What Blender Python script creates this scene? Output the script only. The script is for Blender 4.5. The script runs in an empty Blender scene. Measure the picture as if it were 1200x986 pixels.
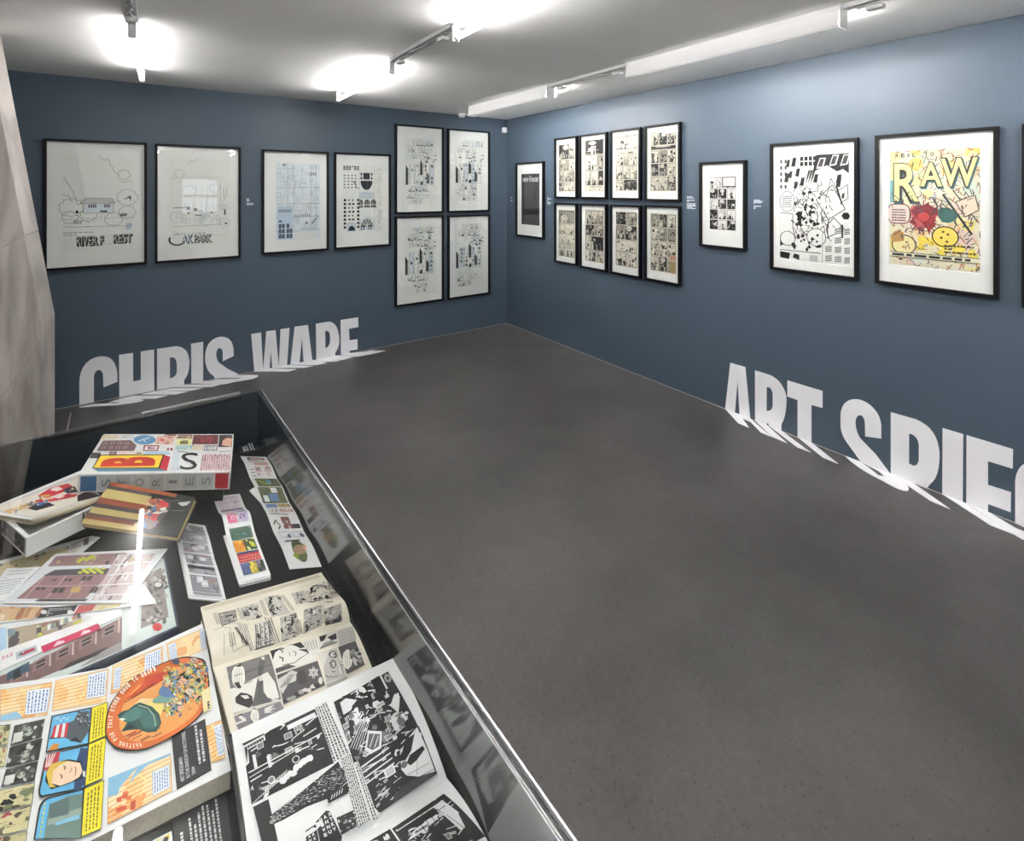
import bpy, bmesh, math, random
from mathutils import Vector, Matrix
from mathutils.geometry import tessellate_polygon

D = bpy.data
S = bpy.context.scene
COL = S.collection
V = Vector

# ------------------------------------------------------------------ camera
F, CX, HY, EYE = 575.0, 600.0, 222.0, 1.55        # focal length in pixels of the 1200x986 frame, horizon, eye height
YAW = math.radians(35.2)
cam = D.objects.new('camera', D.cameras.new('camera'))
COL.objects.link(cam)
cam.location = (0, 0, EYE)
cam.rotation_euler = (math.pi / 2, 0, -YAW)
cam.data.sensor_width = 36
cam.data.lens = F / 1200 * 36
cam.data.shift_y = -(493 - HY) / 1200
cam.data.clip_start = 0.02
S.camera = cam

# ------------------------------------------------------------------ world, exposure, lamp power
world = D.worlds.new('world')
S.world = world
world.use_nodes = True
world.node_tree.nodes['Background'].inputs[0].default_value = (0.85, 0.92, 1.0, 1)
world.node_tree.nodes['Background'].inputs[1].default_value = 0.5
S.view_settings.view_transform = 'Standard'
S.view_settings.look = 'None'
S.view_settings.gamma = 1
S.view_settings.exposure = 2.9
S.cycles.max_bounces = 8
S.cycles.diffuse_bounces = 5
S.cycles.glossy_bounces = 4
S.cycles.transparent_max_bounces = 12
TUBE = {'A': (5.0, 10.0, 12.0, 12.0), 'B': (11.0, 8.0, 11.0, 11.0), 'C': (21.0, 19.0, 19.0, 19.0)}      # each row, from the left wall

# ------------------------------------------------------------------ pixel rays -> points of the room
RIGHT = V((math.cos(YAW), -math.sin(YAW), 0))
FWD = V((math.sin(YAW), math.cos(YAW), 0))
UP = V((0, 0, 1))
EYEP = V((0, 0, EYE))


def ray(px, py):
    return RIGHT * ((px - CX) / F) + FWD + UP * (-(py - HY) / F)


def on_z(px, py, z):
    d = ray(px, py)
    return EYEP + d * ((z - EYE) / d.z)


def on_x(px, py, x):
    d = ray(px, py)
    return EYEP + d * (x / d.x)


def on_y(px, py, y):
    d = ray(px, py)
    return EYEP + d * (y / d.y)


def proj(p):
    r = p - EYEP
    dep = r.dot(FWD)
    return CX + F * r.dot(RIGHT) / dep, HY - F * r.z / dep


corner = on_z(594, 379, 0)
WX, WY = corner.x, corner.y            # right wall plane x = WX, left wall plane y = WY
CEIL = EYE + (222 - 140.3) * (379 - 222) ** -1 * EYE
X0, Y0 = -2.4, -3.2                    # the two walls behind the camera

# ------------------------------------------------------------------ materials


def lin(c):
    f = lambda v: v / 12.92 if v <= 0.04045 else ((v + 0.055) / 1.055) ** 2.4
    return tuple(f(x / 255) for x in c[:3]) + (1,)


def mat(name, rgb, rough=0.5, metal=0.0, spec=0.5, bump=0.0, bscale=60, var=0.0, vscale=4):
    m = D.materials.new(name)
    m.use_nodes = True
    nt = m.node_tree
    b = nt.nodes['Principled BSDF']
    b.inputs['Base Color'].default_value = lin(rgb)
    b.inputs['Roughness'].default_value = rough
    b.inputs['Metallic'].default_value = metal
    b.inputs['Specular IOR Level'].default_value = spec
    if bump or var:
        tc = nt.nodes.new('ShaderNodeTexCoord')
    if var:
        n = nt.nodes.new('ShaderNodeTexNoise')
        n.inputs['Scale'].default_value = vscale
        n.inputs['Detail'].default_value = 5
        nt.links.new(tc.outputs['Object'], n.inputs['Vector'])
        r = nt.nodes.new('ShaderNodeValToRGB')
        lo, hi = [max(0, x * (1 - var)) for x in rgb], [min(255, x * (1 + var)) for x in rgb]
        r.color_ramp.elements[0].position, r.color_ramp.elements[1].position = 0.3, 0.7
        r.color_ramp.elements[0].color, r.color_ramp.elements[1].color = lin(lo), lin(hi)
        nt.links.new(n.outputs['Fac'], r.inputs['Fac'])
        nt.links.new(r.outputs['Color'], b.inputs['Base Color'])
    if bump:
        n2 = nt.nodes.new('ShaderNodeTexNoise')
        n2.inputs['Scale'].default_value = bscale
        n2.inputs['Detail'].default_value = 3
        nt.links.new(tc.outputs['Object'], n2.inputs['Vector'])
        bp = nt.nodes.new('ShaderNodeBump')
        bp.inputs['Strength'].default_value = bump
        bp.inputs['Distance'].default_value = 0.004
        nt.links.new(n2.outputs['Fac'], bp.inputs['Height'])
        nt.links.new(bp.outputs['Normal'], b.inputs['Normal'])
    return m


def mat_ink():
    m = D.materials.new('printed_ink')
    m.use_nodes = True
    nt = m.node_tree
    a = nt.nodes.new('ShaderNodeAttribute')
    a.attribute_name = 'ink'
    b = nt.nodes['Principled BSDF']
    nt.links.new(a.outputs['Color'], b.inputs['Base Color'])
    b.inputs['Roughness'].default_value = 0.5
    return m


def mat_glass(name='clear_glass', f0=0.045):
    m = D.materials.new(name)
    m.use_nodes = True
    nt = m.node_tree
    nt.nodes.remove(nt.nodes['Principled BSDF'])
    out = nt.nodes['Material Output']
    lw = nt.nodes.new('ShaderNodeLayerWeight')
    lw.inputs['Blend'].default_value = 0.5
    pw = nt.nodes.new('ShaderNodeMath'); pw.operation = 'POWER'
    pw.inputs[1].default_value = 5
    nt.links.new(lw.outputs['Facing'], pw.inputs[0])
    ma = nt.nodes.new('ShaderNodeMath'); ma.operation = 'MULTIPLY_ADD'
    ma.inputs[1].default_value = 1 - f0
    ma.inputs[2].default_value = f0
    nt.links.new(pw.outputs[0], ma.inputs[0])
    tr = nt.nodes.new('ShaderNodeBsdfTransparent')
    tr.inputs[0].default_value = (0.98, 0.99, 0.985, 1)
    gl = nt.nodes.new('ShaderNodeBsdfGlossy')
    gl.inputs['Roughness'].default_value = 0.0
    mx = nt.nodes.new('ShaderNodeMixShader')
    nt.links.new(ma.outputs[0], mx.inputs[0])
    nt.links.new(tr.outputs[0], mx.inputs[1])
    nt.links.new(gl.outputs[0], mx.inputs[2])
    nt.links.new(mx.outputs[0], out.inputs['Surface'])
    return m


def mat_translucent(name):
    m = D.materials.new(name)
    m.use_nodes = True
    nt = m.node_tree
    b = nt.nodes['Principled BSDF']
    b.inputs['Base Color'].default_value = lin((240, 240, 240))
    b.inputs['Roughness'].default_value = 0.4
    t = nt.nodes.new('ShaderNodeBsdfTranslucent')
    t.inputs[0].default_value = (0.9, 0.9, 0.9, 1)
    mx = nt.nodes.new('ShaderNodeMixShader')
    mx.inputs[0].default_value = 0.05
    nt.links.new(b.outputs[0], mx.inputs[1])
    nt.links.new(t.outputs[0], mx.inputs[2])
    nt.links.new(mx.outputs[0], nt.nodes['Material Output'].inputs['Surface'])
    return m


def mat_emit(name, rgb, strength):
    m = D.materials.new(name)
    m.use_nodes = True
    nt = m.node_tree
    nt.nodes.remove(nt.nodes['Principled BSDF'])
    e = nt.nodes.new('ShaderNodeEmission')
    e.inputs[0].default_value = lin(rgb)
    e.inputs[1].default_value = strength
    nt.links.new(e.outputs[0], nt.nodes['Material Output'].inputs['Surface'])
    return m


def mat_floor():
    m = D.materials.new('ground_concrete_floor')
    m.use_nodes = True
    nt = m.node_tree
    N, L = nt.nodes.new, nt.links.new
    b = nt.nodes['Principled BSDF']
    tc0 = N('ShaderNodeTexCoord')
    mpf = N('ShaderNodeMapping')
    mpf.inputs['Location'].default_value = (11.3, 7.7, 5.37)
    L(tc0.outputs['Object'], mpf.inputs['Vector'])

    def noise(scale, detail, rough=0.6):
        n = N('ShaderNodeTexNoise')
        n.inputs['Scale'].default_value = scale
        n.inputs['Detail'].default_value = detail
        n.inputs['Roughness'].default_value = rough
        L(mpf.outputs[0], n.inputs['Vector'])
        return n

    def ramp(src, stops):
        r = N('ShaderNodeValToRGB')
        e = r.color_ramp.elements
        e[0].position, e[0].color = stops[0]
        e[1].position, e[1].color = stops[1]
        L(src, r.inputs['Fac'])
        return r
    big = ramp(noise(1.6, 6).outputs['Fac'], [(0.3, lin((66, 64, 63))), (0.7, lin((91, 88, 87)))])
    fine = ramp(noise(60, 4).outputs['Fac'], [(0.3, (0.86, 0.86, 0.86, 1)), (0.7, (1.1, 1.1, 1.1, 1))])
    vo = N('ShaderNodeTexVoronoi')
    vo.inputs['Scale'].default_value = 44
    L(mpf.outputs[0], vo.inputs['Vector'])
    spk = ramp(vo.outputs['Distance'], [(0.06, (0.38, 0.37, 0.36, 1)), (0.15, (1, 1, 1, 1))])
    m1 = N('ShaderNodeMix'); m1.data_type = 'RGBA'; m1.blend_type = 'MULTIPLY'; m1.inputs[0].default_value = 1
    L(big.outputs[0], m1.inputs[6]); L(fine.outputs[0], m1.inputs[7])
    m2 = N('ShaderNodeMix'); m2.data_type = 'RGBA'; m2.blend_type = 'MULTIPLY'; m2.inputs[0].default_value = 1
    L(m1.outputs[2], m2.inputs[6]); L(spk.outputs[0], m2.inputs[7])
    L(m2.outputs[2], b.inputs['Base Color'])
    rr = ramp(noise(2.3, 5).outputs['Fac'], [(0.3, (0.3, 0.3, 0.3, 1)), (0.7, (0.4, 0.4, 0.4, 1))])
    L(rr.outputs[0], b.inputs['Roughness'])
    b.inputs['Specular IOR Level'].default_value = 0.42
    bp = N('ShaderNodeBump')
    bp.inputs['Strength'].default_value = 0.12
    bp.inputs['Distance'].default_value = 0.003
    L(noise(80, 4).outputs['Fac'], bp.inputs['Height'])
    L(bp.outputs['Normal'], b.inputs['Normal'])
    return m


def mat_stone():
    m = D.materials.new('pale_veined_stone')
    m.use_nodes = True
    nt = m.node_tree
    N, L = nt.nodes.new, nt.links.new
    b = nt.nodes['Principled BSDF']
    tc = N('ShaderNodeTexCoord')
    mp = N('ShaderNodeMapping')
    mp.inputs['Rotation'].default_value = (0, math.radians(-28), 0)
    mp.inputs['Scale'].default_value = (9, 2, 1.5)
    L(tc.outputs['Object'], mp.inputs['Vector'])
    n = N('ShaderNodeTexNoise')
    n.inputs['Scale'].default_value = 1.6; n.inputs['Detail'].default_value = 8; n.inputs['Distortion'].default_value = 0.6
    L(mp.outputs[0], n.inputs['Vector'])
    r = N('ShaderNodeValToRGB')
    e = r.color_ramp.elements
    e[0].position, e[0].color = 0.3, lin((140, 133, 128))
    e[1].position, e[1].color = 0.66, lin((198, 191, 185))
    L(n.outputs['Fac'], r.inputs['Fac'])
    L(r.outputs[0], b.inputs['Base Color'])
    b.inputs['Roughness'].default_value = 0.45
    return m


M = dict(
    wall=mat('blue_grey_wall_paint', (74, 89, 103), 0.45, spec=0.5, bump=0.05, bscale=180),
    ceil=mat('matt_ceiling_paint', (246, 246, 244), 0.8, spec=0.2, bump=0.25, bscale=2.2, var=0.015, vscale=2),
    backwall=mat('white_back_wall_paint', (228, 228, 226), 0.7, spec=0.2),
    floor=mat_floor(),
    stone=mat_stone(),
    joint=mat('pale_joint_filler', (205, 198, 190), 0.7),
    vinyl=mat('white_vinyl', (240, 240, 243), 0.45),
    frame=mat('black_stained_wood', (14, 14, 17), 0.5, spec=0.25, bump=0.05, bscale=90),
    mount=mat('white_passepartout_board', (240, 239, 237), 0.8, spec=0.2),
    paper=mat('white_drawing_paper', (236, 235, 231), 0.7, spec=0.2),
    cream=mat('aged_drawing_paper', (214, 206, 190), 0.7, spec=0.2),
    newsprint=mat('yellowed_newsprint', (230, 222, 207), 0.75, spec=0.2),
    gloss=mat('coated_white_paper', (232, 232, 234), 0.35),
    pageblock=mat('page_block_edges', (196, 190, 176), 0.8, spec=0.1, var=0.06, vscale=300),
    ink=mat_ink(),
    glass=mat_glass(),
    caseglass=mat_glass('case_cover_glass', 0.02),
    black=mat('black_lacquer', (18, 18, 20), 0.4),
    bed=mat('black_cloth_covered_board', (20, 20, 22), 0.6, spec=0.3, bump=0.0),
    sidewall=mat('smoked_side_pane', (36, 35, 38), 0.12, spec=1.0),
    edge=mat('polished_glass_edge', (205, 208, 212), 0.2, metal=0.6),
    steel=mat('brushed_steel', (176, 176, 178), 0.3, metal=1.0),
    white=mat('white_enamel', (232, 232, 232), 0.4),
    grey=mat('grey_plastic', (214, 214, 214), 0.5),
    cable=mat('grey_cable_sheath', (190, 190, 190), 0.5),
    darkcover=mat('dark_blue_cover_cloth', (52, 58, 84), 0.5),
    purple=mat('mauve_cover_board', (88, 78, 108), 0.5),
    blackcover=mat('black_cover_board', (28, 27, 29), 0.4),
    gold=mat('straw_coloured_page_edges', (206, 186, 128), 0.4),
    beige=mat('beige_book_cloth', (206, 192, 170), 0.6),
    boxwhite=mat('white_box_board', (226, 226, 226), 0.4),
    card=mat('charcoal_caption_card', (56, 55, 58), 0.6),
    navy=mat('navy_caption_card', (26, 30, 40), 0.5),
    reflector=mat_translucent('translucent_white_reflector'),
    winframe=mat('white_window_paint', (225, 225, 225), 0.5),
)
LAMP = {k + str(i): mat_emit('fluorescent_tube_glow_' + k.lower() + str(i), (255, 252, 250), v) for k, t in TUBE.items() for i, v in enumerate(t)}

# ------------------------------------------------------------------ object helpers


def obj(name, verts, faces, m, parent=None, mats=None, mi=None, smooth=False):
    me = D.meshes.new(name)
    me.from_pydata([tuple(v) for v in verts], [], faces)
    for k in (mats or [m]):
        me.materials.append(k)
    if mi:
        me.polygons.foreach_set('material_index', mi)
    if smooth:
        me.polygons.foreach_set('use_smooth', [True] * len(me.polygons))
    me.update()
    o = D.objects.new(name, me)
    COL.objects.link(o)
    if parent:
        o.parent = parent
    return o


def clean(o, bevel=0.0, seg=2, recalc=True):
    bm = bmesh.new()
    bm.from_mesh(o.data)
    if recalc:
        bmesh.ops.recalc_face_normals(bm, faces=bm.faces)
    if bevel:
        bmesh.ops.bevel(bm, geom=list(bm.edges), offset=bevel, segments=seg, affect='EDGES', profile=0.5)
    bm.to_mesh(o.data)
    bm.free()
    o.data.update()
    return o


def thing(name, label, cat, loc=(0, 0, 0), rz=0.0, group=None):
    o = D.objects.new(name, None)
    COL.objects.link(o)
    o.empty_display_size = 0.05
    o.location = loc
    o.rotation_euler = (0, 0, rz)
    return tag(o, label, cat, group)


def tag(o, label, cat, group=None):
    o['label'] = label
    o['category'] = cat
    if group:
        o['group'] = group
    return o


def struct(o, label=None):
    o['kind'] = 'structure'
    if label:
        o['label'] = label
    return o


BOXF = [(0, 1, 2, 3), (7, 6, 5, 4), (0, 4, 5, 1), (1, 5, 6, 2), (2, 6, 7, 3), (3, 7, 4, 0)]


def box(name, lo, hi, m, parent=None, bevel=0.0):
    (a, b, c), (d, e, f) = lo, hi
    vs = [(a, b, c), (d, b, c), (d, e, c), (a, e, c), (a, b, f), (d, b, f), (d, e, f), (a, e, f)]
    return clean(obj(name, vs, BOXF, m, parent), bevel)


def prism(name, pts, z0, z1, m, parent=None, bevel=0.0, origin=V((0, 0, 0))):
    """upright prism over a polygon of world points"""
    n = len(pts)
    vs = [V((p.x, p.y, z0)) - origin for p in pts] + [V((p.x, p.y, z1)) - origin for p in pts]
    fs = [tuple(range(n - 1, -1, -1)), tuple(range(n, 2 * n))] + [(i, (i + 1) % n, n + (i + 1) % n, n + i) for i in range(n)]
    return clean(obj(name, vs, fs, m, parent), bevel)


def tube_mesh(name, path, r, m, parent=None, seg=12, caps=True):
    vs, fs = [], []
    n = len(path)
    for i, p in enumerate(path):
        t = (path[min(i + 1, n - 1)] - path[max(i - 1, 0)]).normalized()
        a = t.orthogonal().normalized() if abs(t.z) > 0.9 else t.cross(UP).normalized()
        b = t.cross(a)
        for k in range(seg):
            th = 2 * math.pi * k / seg
            vs.append(p + (a * math.cos(th) + b * math.sin(th)) * r)
    for i in range(n - 1):
        for k in range(seg):
            fs.append((i * seg + k, i * seg + (k + 1) % seg, (i + 1) * seg + (k + 1) % seg, (i + 1) * seg + k))
    if caps:
        fs.append(tuple(range(seg - 1, -1, -1)))
        fs.append(tuple(range((n - 1) * seg, n * seg)))
    o = obj(name, vs, fs, m, parent, smooth=True)
    return clean(o)


# ------------------------------------------------------------------ flat print: polygons of ink laid over paper, in painting order
GLYPH = {}


def glyphs(s, bold=0.0):
    k = (s, bold)
    if k not in GLYPH:
        cu = D.curves.new('text', 'FONT')
        cu.body = s
        cu.size = 1
        cu.offset = bold
        cu.resolution_u = 3
        o = D.objects.new('text', cu)
        COL.objects.link(o)
        me = D.meshes.new_from_object(o)
        vs = [(v.co.x, v.co.y) for v in me.vertices]
        fs = [tuple(p.vertices) for p in me.polygons]
        D.objects.remove(o)
        D.curves.remove(cu)
        D.meshes.remove(me)
        if vs:
            x0, x1 = min(v[0] for v in vs), max(v[0] for v in vs)
            y0, y1 = min(v[1] for v in vs), max(v[1] for v in vs)
        else:
            x0, x1, y0, y1 = 0, .3, 0, .7
        GLYPH[k] = ([((x - x0) / max(x1 - x0, 1e-6), (y - y0) / max(y1 - y0, 1e-6)) for x, y in vs], fs, (x1 - x0) / max(y1 - y0, 1e-6))
    return GLYPH[k]


K = (28, 26, 27)
W = (236, 235, 232)


class Art:
    """a drawing surface; sub() gives a unit-square surface mapped into a quad of this one"""

    def __init__(s, root=None, fn=None, asp=1.0):
        s.root = root or s
        s.fn = fn
        s.asp = asp                      # width / height of the unit square in the print
        if root is None:
            s.P = []

    def sub(s, q, asp=1.0):
        (ax, ay), (bx, by), (cx, cy), (dx, dy) = q         # BL BR TR TL

        def fn(p):
            u, v = p
            x = (ax * (1 - u) + bx * u) * (1 - v) + (dx * (1 - u) + cx * u) * v
            y = (ay * (1 - u) + by * u) * (1 - v) + (dy * (1 - u) + cy * u) * v
            return s.fn((x, y)) if s.fn else (x, y)
        return Art(s.root, fn, asp)

    def cell(s, x0, y0, x1, y1):
        return s.sub([(x0, y0), (x1, y0), (x1, y1), (x0, y1)], s.asp * (x1 - x0) / max(y1 - y0, 1e-6))

    def poly(s, pts, c):
        s.root.P.append(([s.fn(p) for p in pts] if s.fn else list(pts), c))

    def rect(s, x0, y0, x1, y1, c):
        s.poly([(x0, y0), (x1, y0), (x1, y1), (x0, y1)], c)

    def line(s, x0, y0, x1, y1, w, c):
        a = s.asp
        dx, dy = (x1 - x0) * a, y1 - y0
        l = math.hypot(dx, dy) or 1e-9
        nx, ny = -dy / l * w / 2 / a, dx / l * w / 2
        s.poly([(x0 + nx, y0 + ny), (x0 - nx, y0 - ny), (x1 - nx, y1 - ny), (x1 + nx, y1 + ny)], c)

    def path(s, pts, w, c):
        for p, q in zip(pts, pts[1:]):
            s.line(p[0], p[1], q[0], q[1], w, c)

    def outline(s, pts, w, c):
        s.path(list(pts) + [pts[0]], w, c)

    def ell(s, x, y, r, c, ry=None, n=18, a0=0.0, a1=2 * math.pi):
        ry = r if ry is None else ry
        s.poly([(x + r / s.asp * math.cos(a0 + (a1 - a0) * i / n), y + ry * math.sin(a0 + (a1 - a0) * i / n)) for i in range(n)], c)

    def ring(s, x, y, r, w, c, n=20):
        pts = [(x + r / s.asp * math.cos(2 * math.pi * i / n), y + r * math.sin(2 * math.pi * i / n)) for i in range(n)]
        s.outline(pts, w, c)

    def blob(s, g, x, y, r, c, n=9, j=0.45, clip=True):
        pts = []
        for i in range(n):
            t = 2 * math.pi * i / n
            k = r * (1 - j + 2 * j * g.random())
            px, py = x + k / s.asp * math.cos(t), y + k * math.sin(t)
            if clip:
                px, py = min(max(px, 0), 1), min(max(py, 0), 1)
            pts.append((px, py))
        s.poly(pts, c)

    def border(s, w, c=K):
        wx = w / s.asp
        s.rect(0, 0, 1, w, c); s.rect(0, 1 - w, 1, 1, c); s.rect(0, 0, wx, 1, c); s.rect(1 - wx, 0, 1, 1, c)

    def greek(s, g, n, c=K, fill=0.55, w=None):
        """n lines of lettering too small to read"""
        for i in range(n):
            y = 1 - (i + 0.5) / n
            x, h = 0.03, fill / n
            while x < 0.93:
                l = (0.05 + 0.1 * g.random())
                s.rect(x, y - h / 2, min(x + l, 0.97), y + h / 2, c)
                x += l + 0.03
                if g.random() < 0.08:
                    break

    def text(s, t, x0, y0, x1, y1, c, bold=0.0, turn=0):
        """lettering fitted into a box; turn = quarter turns counter-clockwise"""
        vs, fs, _ = glyphs(t, bold)

        def tr(p):
            u, v = p
            if turn == 1:
                u, v = 1 - v, u
            elif turn == 2:
                u, v = 1 - u, 1 - v
            elif turn == 3:
                u, v = v, 1 - u
            return (x0 + (x1 - x0) * u, y0 + (y1 - y0) * v)
        q = [tr(v) for v in vs]
        for f in fs:
            s.poly([q[i] for i in f], c)

    def char(s, t, x, y, h, ang, c, bold=0.0):
        vs, fs, r = glyphs(t, bold)
        ca, sa = math.cos(ang), math.sin(ang)
        q = []
        for u, v in vs:
            a, b = (u - 0.5) * r * h, (v - 0.5) * h
            q.append((x + (a * ca - b * sa) / s.asp, y + a * sa + b * ca))
        for f in fs:
            s.poly([q[i] for i in f], c)


def ink_obj(name, polys, place, parent, strips=None):
    """place(x, y, height) -> local point; strips cuts each polygon across the second axis so that it follows a curved page"""
    vs, fs, cols = [], [], []
    for k, (pts, c) in enumerate(polys):
        h = (0.0006 + 5.0e-6 * k) if strips else (0.00025 + 3.0e-6 * k)
        pieces = [pts]
        if strips:
            for axis, cuts in ((1, strips), (0, 8)):
                done = []
                for p_ in pieces:
                    lo, hi = min(p[axis] for p in p_), max(p[axis] for p in p_)
                    for i in range(cuts):
                        a = -9 if i == 0 else i / cuts
                        b = 9 if i == cuts - 1 else (i + 1) / cuts
                        if hi <= a or lo >= b:
                            continue
                        q = p_ if lo >= a and hi <= b else clip1(clip1(p_, a, 1, axis), b, -1, axis)
                        if len(q) > 2:
                            done.append(q)
                pieces = done
        for q in pieces:
            n = len(vs)
            vs += [place(x, y, h) for x, y in q]
            fs.append(tuple(range(n, n + len(q))))
            cols += list(lin(c)) * len(q)
    o = obj(name, vs, fs, M['ink'], parent)
    at = o.data.color_attributes.new('ink', 'FLOAT_COLOR', 'CORNER')
    at.data.foreach_set('color', cols)
    return o


def clip1(pts, a, sgn, axis):
    out = []
    for i in range(len(pts)):
        p, q = pts[i], pts[(i + 1) % len(pts)]
        dp, dq = (p[axis] - a) * sgn, (q[axis] - a) * sgn
        if dp >= 0:
            out.append(p)
        if (dp > 0 > dq) or (dp < 0 < dq):
            t = dp / (dp - dq)
            out.append((p[0] + (q[0] - p[0]) * t, p[1] + (q[1] - p[1]) * t))
    return out


class Surf:
    """a sheet spanned by four points (near left, near right, far right, far left) with a height profile"""

    def __init__(s, c, bump=None):
        s.c, s.bump = c, bump

    def at(s, u, v, h=0.0):
        a, b, c, d = s.c
        p = (a * (1 - u) + b * u) * (1 - v) + (d * (1 - u) + c * u) * v
        return p + UP * (h + (s.bump(u, v) if s.bump else 0))

    def inv(s, px, py):
        u = v = 0.5
        for _ in range(12):
            x, y = proj(s.at(u, v))
            ex, ey = px - x, py - y
            if abs(ex) + abs(ey) < 1e-3:
                break
            e = 1e-3
            xu, yu = proj(s.at(u + e, v))
            xv, yv = proj(s.at(u, v + e))
            a, b, c, d = (xu - x) / e, (xv - x) / e, (yu - y) / e, (yv - y) / e
            det = a * d - b * c
            if abs(det) < 1e-9:
                break
            u += max(-.5, min(.5, (d * ex - b * ey) / det))
            v += max(-.5, min(.5, (a * ey - c * ex) / det))
        return u, v

    def sheet(s, name, m, parent, nu=2, nv=16, base=None, thick=0.0006, side=None):
        """the page itself; base = level its sides go down to"""
        vs, fs, mi = [], [], []
        for j in range(nv + 1):
            for i in range(nu + 1):
                vs.append(s.at(i / nu, j / nv))
        n = len(vs)
        for j in range(nv + 1):
            for i in range(nu + 1):
                p = s.at(i / nu, j / nv)
                vs.append(V((p.x, p.y, base)) if base is not None else p - UP * thick)
        w = nu + 1
        for j in range(nv):
            for i in range(nu):
                a = j * w + i
                fs.append((a, a + 1, a + w + 1, a + w)); mi.append(0)
                fs.append((n + a, n + a + w, n + a + w + 1, n + a + 1)); mi.append(0)
        rim = [i for i in range(w)] + [j * w + nu for j in range(1, nv + 1)] + [nv * w + i for i in range(nu - 1, -1, -1)] + [j * w for j in range(nv - 1, 0, -1)]
        for a, b in zip(rim, rim[1:] + rim[:1]):
            fs.append((b, a, n + a, n + b)); mi.append(1 if side else 0)
        return clean(obj(name, vs, fs, m, parent, mats=[m, side] if side else None, mi=mi if side else None))


def zoom(ox, oy, s):
    """coordinates read in an enlargement of the photograph -> photograph pixels"""
    return lambda pts: [(ox + x / s, oy + y / s) for x, y in pts]


# ------------------------------------------------------------------ room shell
def quadpanel(name, pts, m, th, out):
    """slab whose inner face is pts and which is th thick towards out"""
    vs = list(pts) + [p + out * th for p in pts]
    return clean(obj(name, vs, BOXF, m))


struct(quadpanel('floor', [V((X0, Y0, 0)), V((WX, Y0, 0)), V((WX, WY, 0)), V((X0, WY, 0))], M['floor'], 0.1, -UP))
struct(quadpanel('ceiling', [V((X0, Y0, CEIL)), V((WX, Y0, CEIL)), V((WX, WY, CEIL)), V((X0, WY, CEIL))], M['ceil'], 0.1, UP))
struct(quadpanel('wall_left', [V((X0, WY, 0)), V((WX, WY, 0)), V((WX, WY, CEIL)), V((X0, WY, CEIL))], M['wall'], 0.1, V((0, 1, 0))))
struct(quadpanel('wall_right', [V((WX, Y0, 0)), V((WX, WY, 0)), V((WX, WY, CEIL)), V((WX, Y0, CEIL))], M['wall'], 0.1, V((1, 0, 0))))
struct(quadpanel('wall_west', [V((X0, Y0, 0)), V((X0, WY, 0)), V((X0, WY, CEIL)), V((X0, Y0, CEIL))], M['backwall'], 0.1, V((-1, 0, 0))))
# back wall with a window opening (it shows as a reflection in one of the picture glasses)
wa, wb, wz0, wz1 = 0.22, 0.98, 1.0, 1.82
bw = []
for (a, b, c, d) in ((X0, wa, 0, CEIL), (wb, WX, 0, CEIL), (wa, wb, 0, wz0), (wa, wb, wz1, CEIL)):
    bw.append(box('wall_back', (a, Y0 - 0.12, c), (b, Y0, d), M['backwall']))
bm = bmesh.new()
for o in bw:
    bm.from_mesh(o.data)
me0 = bw[0].data
for o in bw[1:]:
    D.objects.remove(o)
bm.to_mesh(me0); bm.free()
struct(bw[0])
w1 = D.objects.new('window_1', None); COL.objects.link(w1); w1['kind'] = 'structure'
w1.location = (0.6, Y0 - 0.06, wz0)
for a, b, c, d in ((-.38, -.32, 0, .82), (.32, .38, 0, .82), (-.32, .32, 0, .06), (-.32, .32, .76, .82), (-.32, .32, .38, .44), (-.13, -.1, .06, .38), (.1, .13, .06, .38)):
    box('window_bar', (a, -.03, c), (b, .03, d), M['winframe'], w1, 0.004)
box('pane', (-.33, -.004, .05), (.33, .004, .77), M['glass'], w1)
# thin pale joint where walls meet the floor
struct(box('trim_1', (X0, WY - 0.0025, 0), (WX, WY, 0.0025), M['joint']))
struct(box('trim_2', (WX - 0.0025, Y0, 0), (WX, WY - 0.0025, 0.0025), M['joint']))
# saw-cut joint in the floor beside the pillar
p, q = on_z(83, 484, 0), on_z(79, 503, 0)
p, q = p + (p - q) * 0.0, q + (q - p) * 3.0
n = (q - p).cross(UP).normalized() * 0.003
struct(obj('trim_3', [p - n + UP * .0006, q - n + UP * .0006, q + n + UP * .0006, p + n + UP * .0006], [(0, 1, 2, 3)], M['joint']))

# ------------------------------------------------------------------ tapered stone pillar at the left
PY = 3.285
pl = lambda x, y: on_y(x, y, PY)
e_mid, e_top = pl(50, 384), pl(0, 130)
dirn = (e_top - e_mid) / (e_top.z - e_mid.z)
top = e_mid + dirn * (CEIL - e_mid.z)
XL = -1.9
j1a, j1b = pl(47, 372), pl(0, 470)          # joint lines
j0a, j0b = pl(27, 276), pl(0, 292)
j1a, j0a = pl(50, 396), e_mid + dirn * (pl(27, 276).z - e_mid.z)
ext = lambda a, b, x: a + (b - a) * ((x - a.x) / (b.x - a.x))
pil = D.objects.new('pillar', None); COL.objects.link(pil); pil['kind'] = 'structure'
pil['label'] = 'tapering pale veined stone pillar in front of the blue wall'
L1, L0 = ext(j1a, j1b, XL), ext(j0a, j0b, XL)
if L1.z < 0:
    t = (0.0 - j1a.z) / (j1b.z - j1a.z)
    foot = j1a + (j1b - j1a) * t
else:
    foot = None


def slab(pts, inset=0.0):
    vs = [p for p in pts] + [p + V((0, 0.32, 0)) for p in pts]
    n = len(pts)
    fs = [tuple(range(n)), tuple(range(2 * n - 1, n - 1, -1))] + [(i, n + i, n + (i + 1) % n, (i + 1) % n) for i in range(n)]
    return clean(obj('slab', vs, fs, M['stone'], pil), 0.0015, 1)


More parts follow.
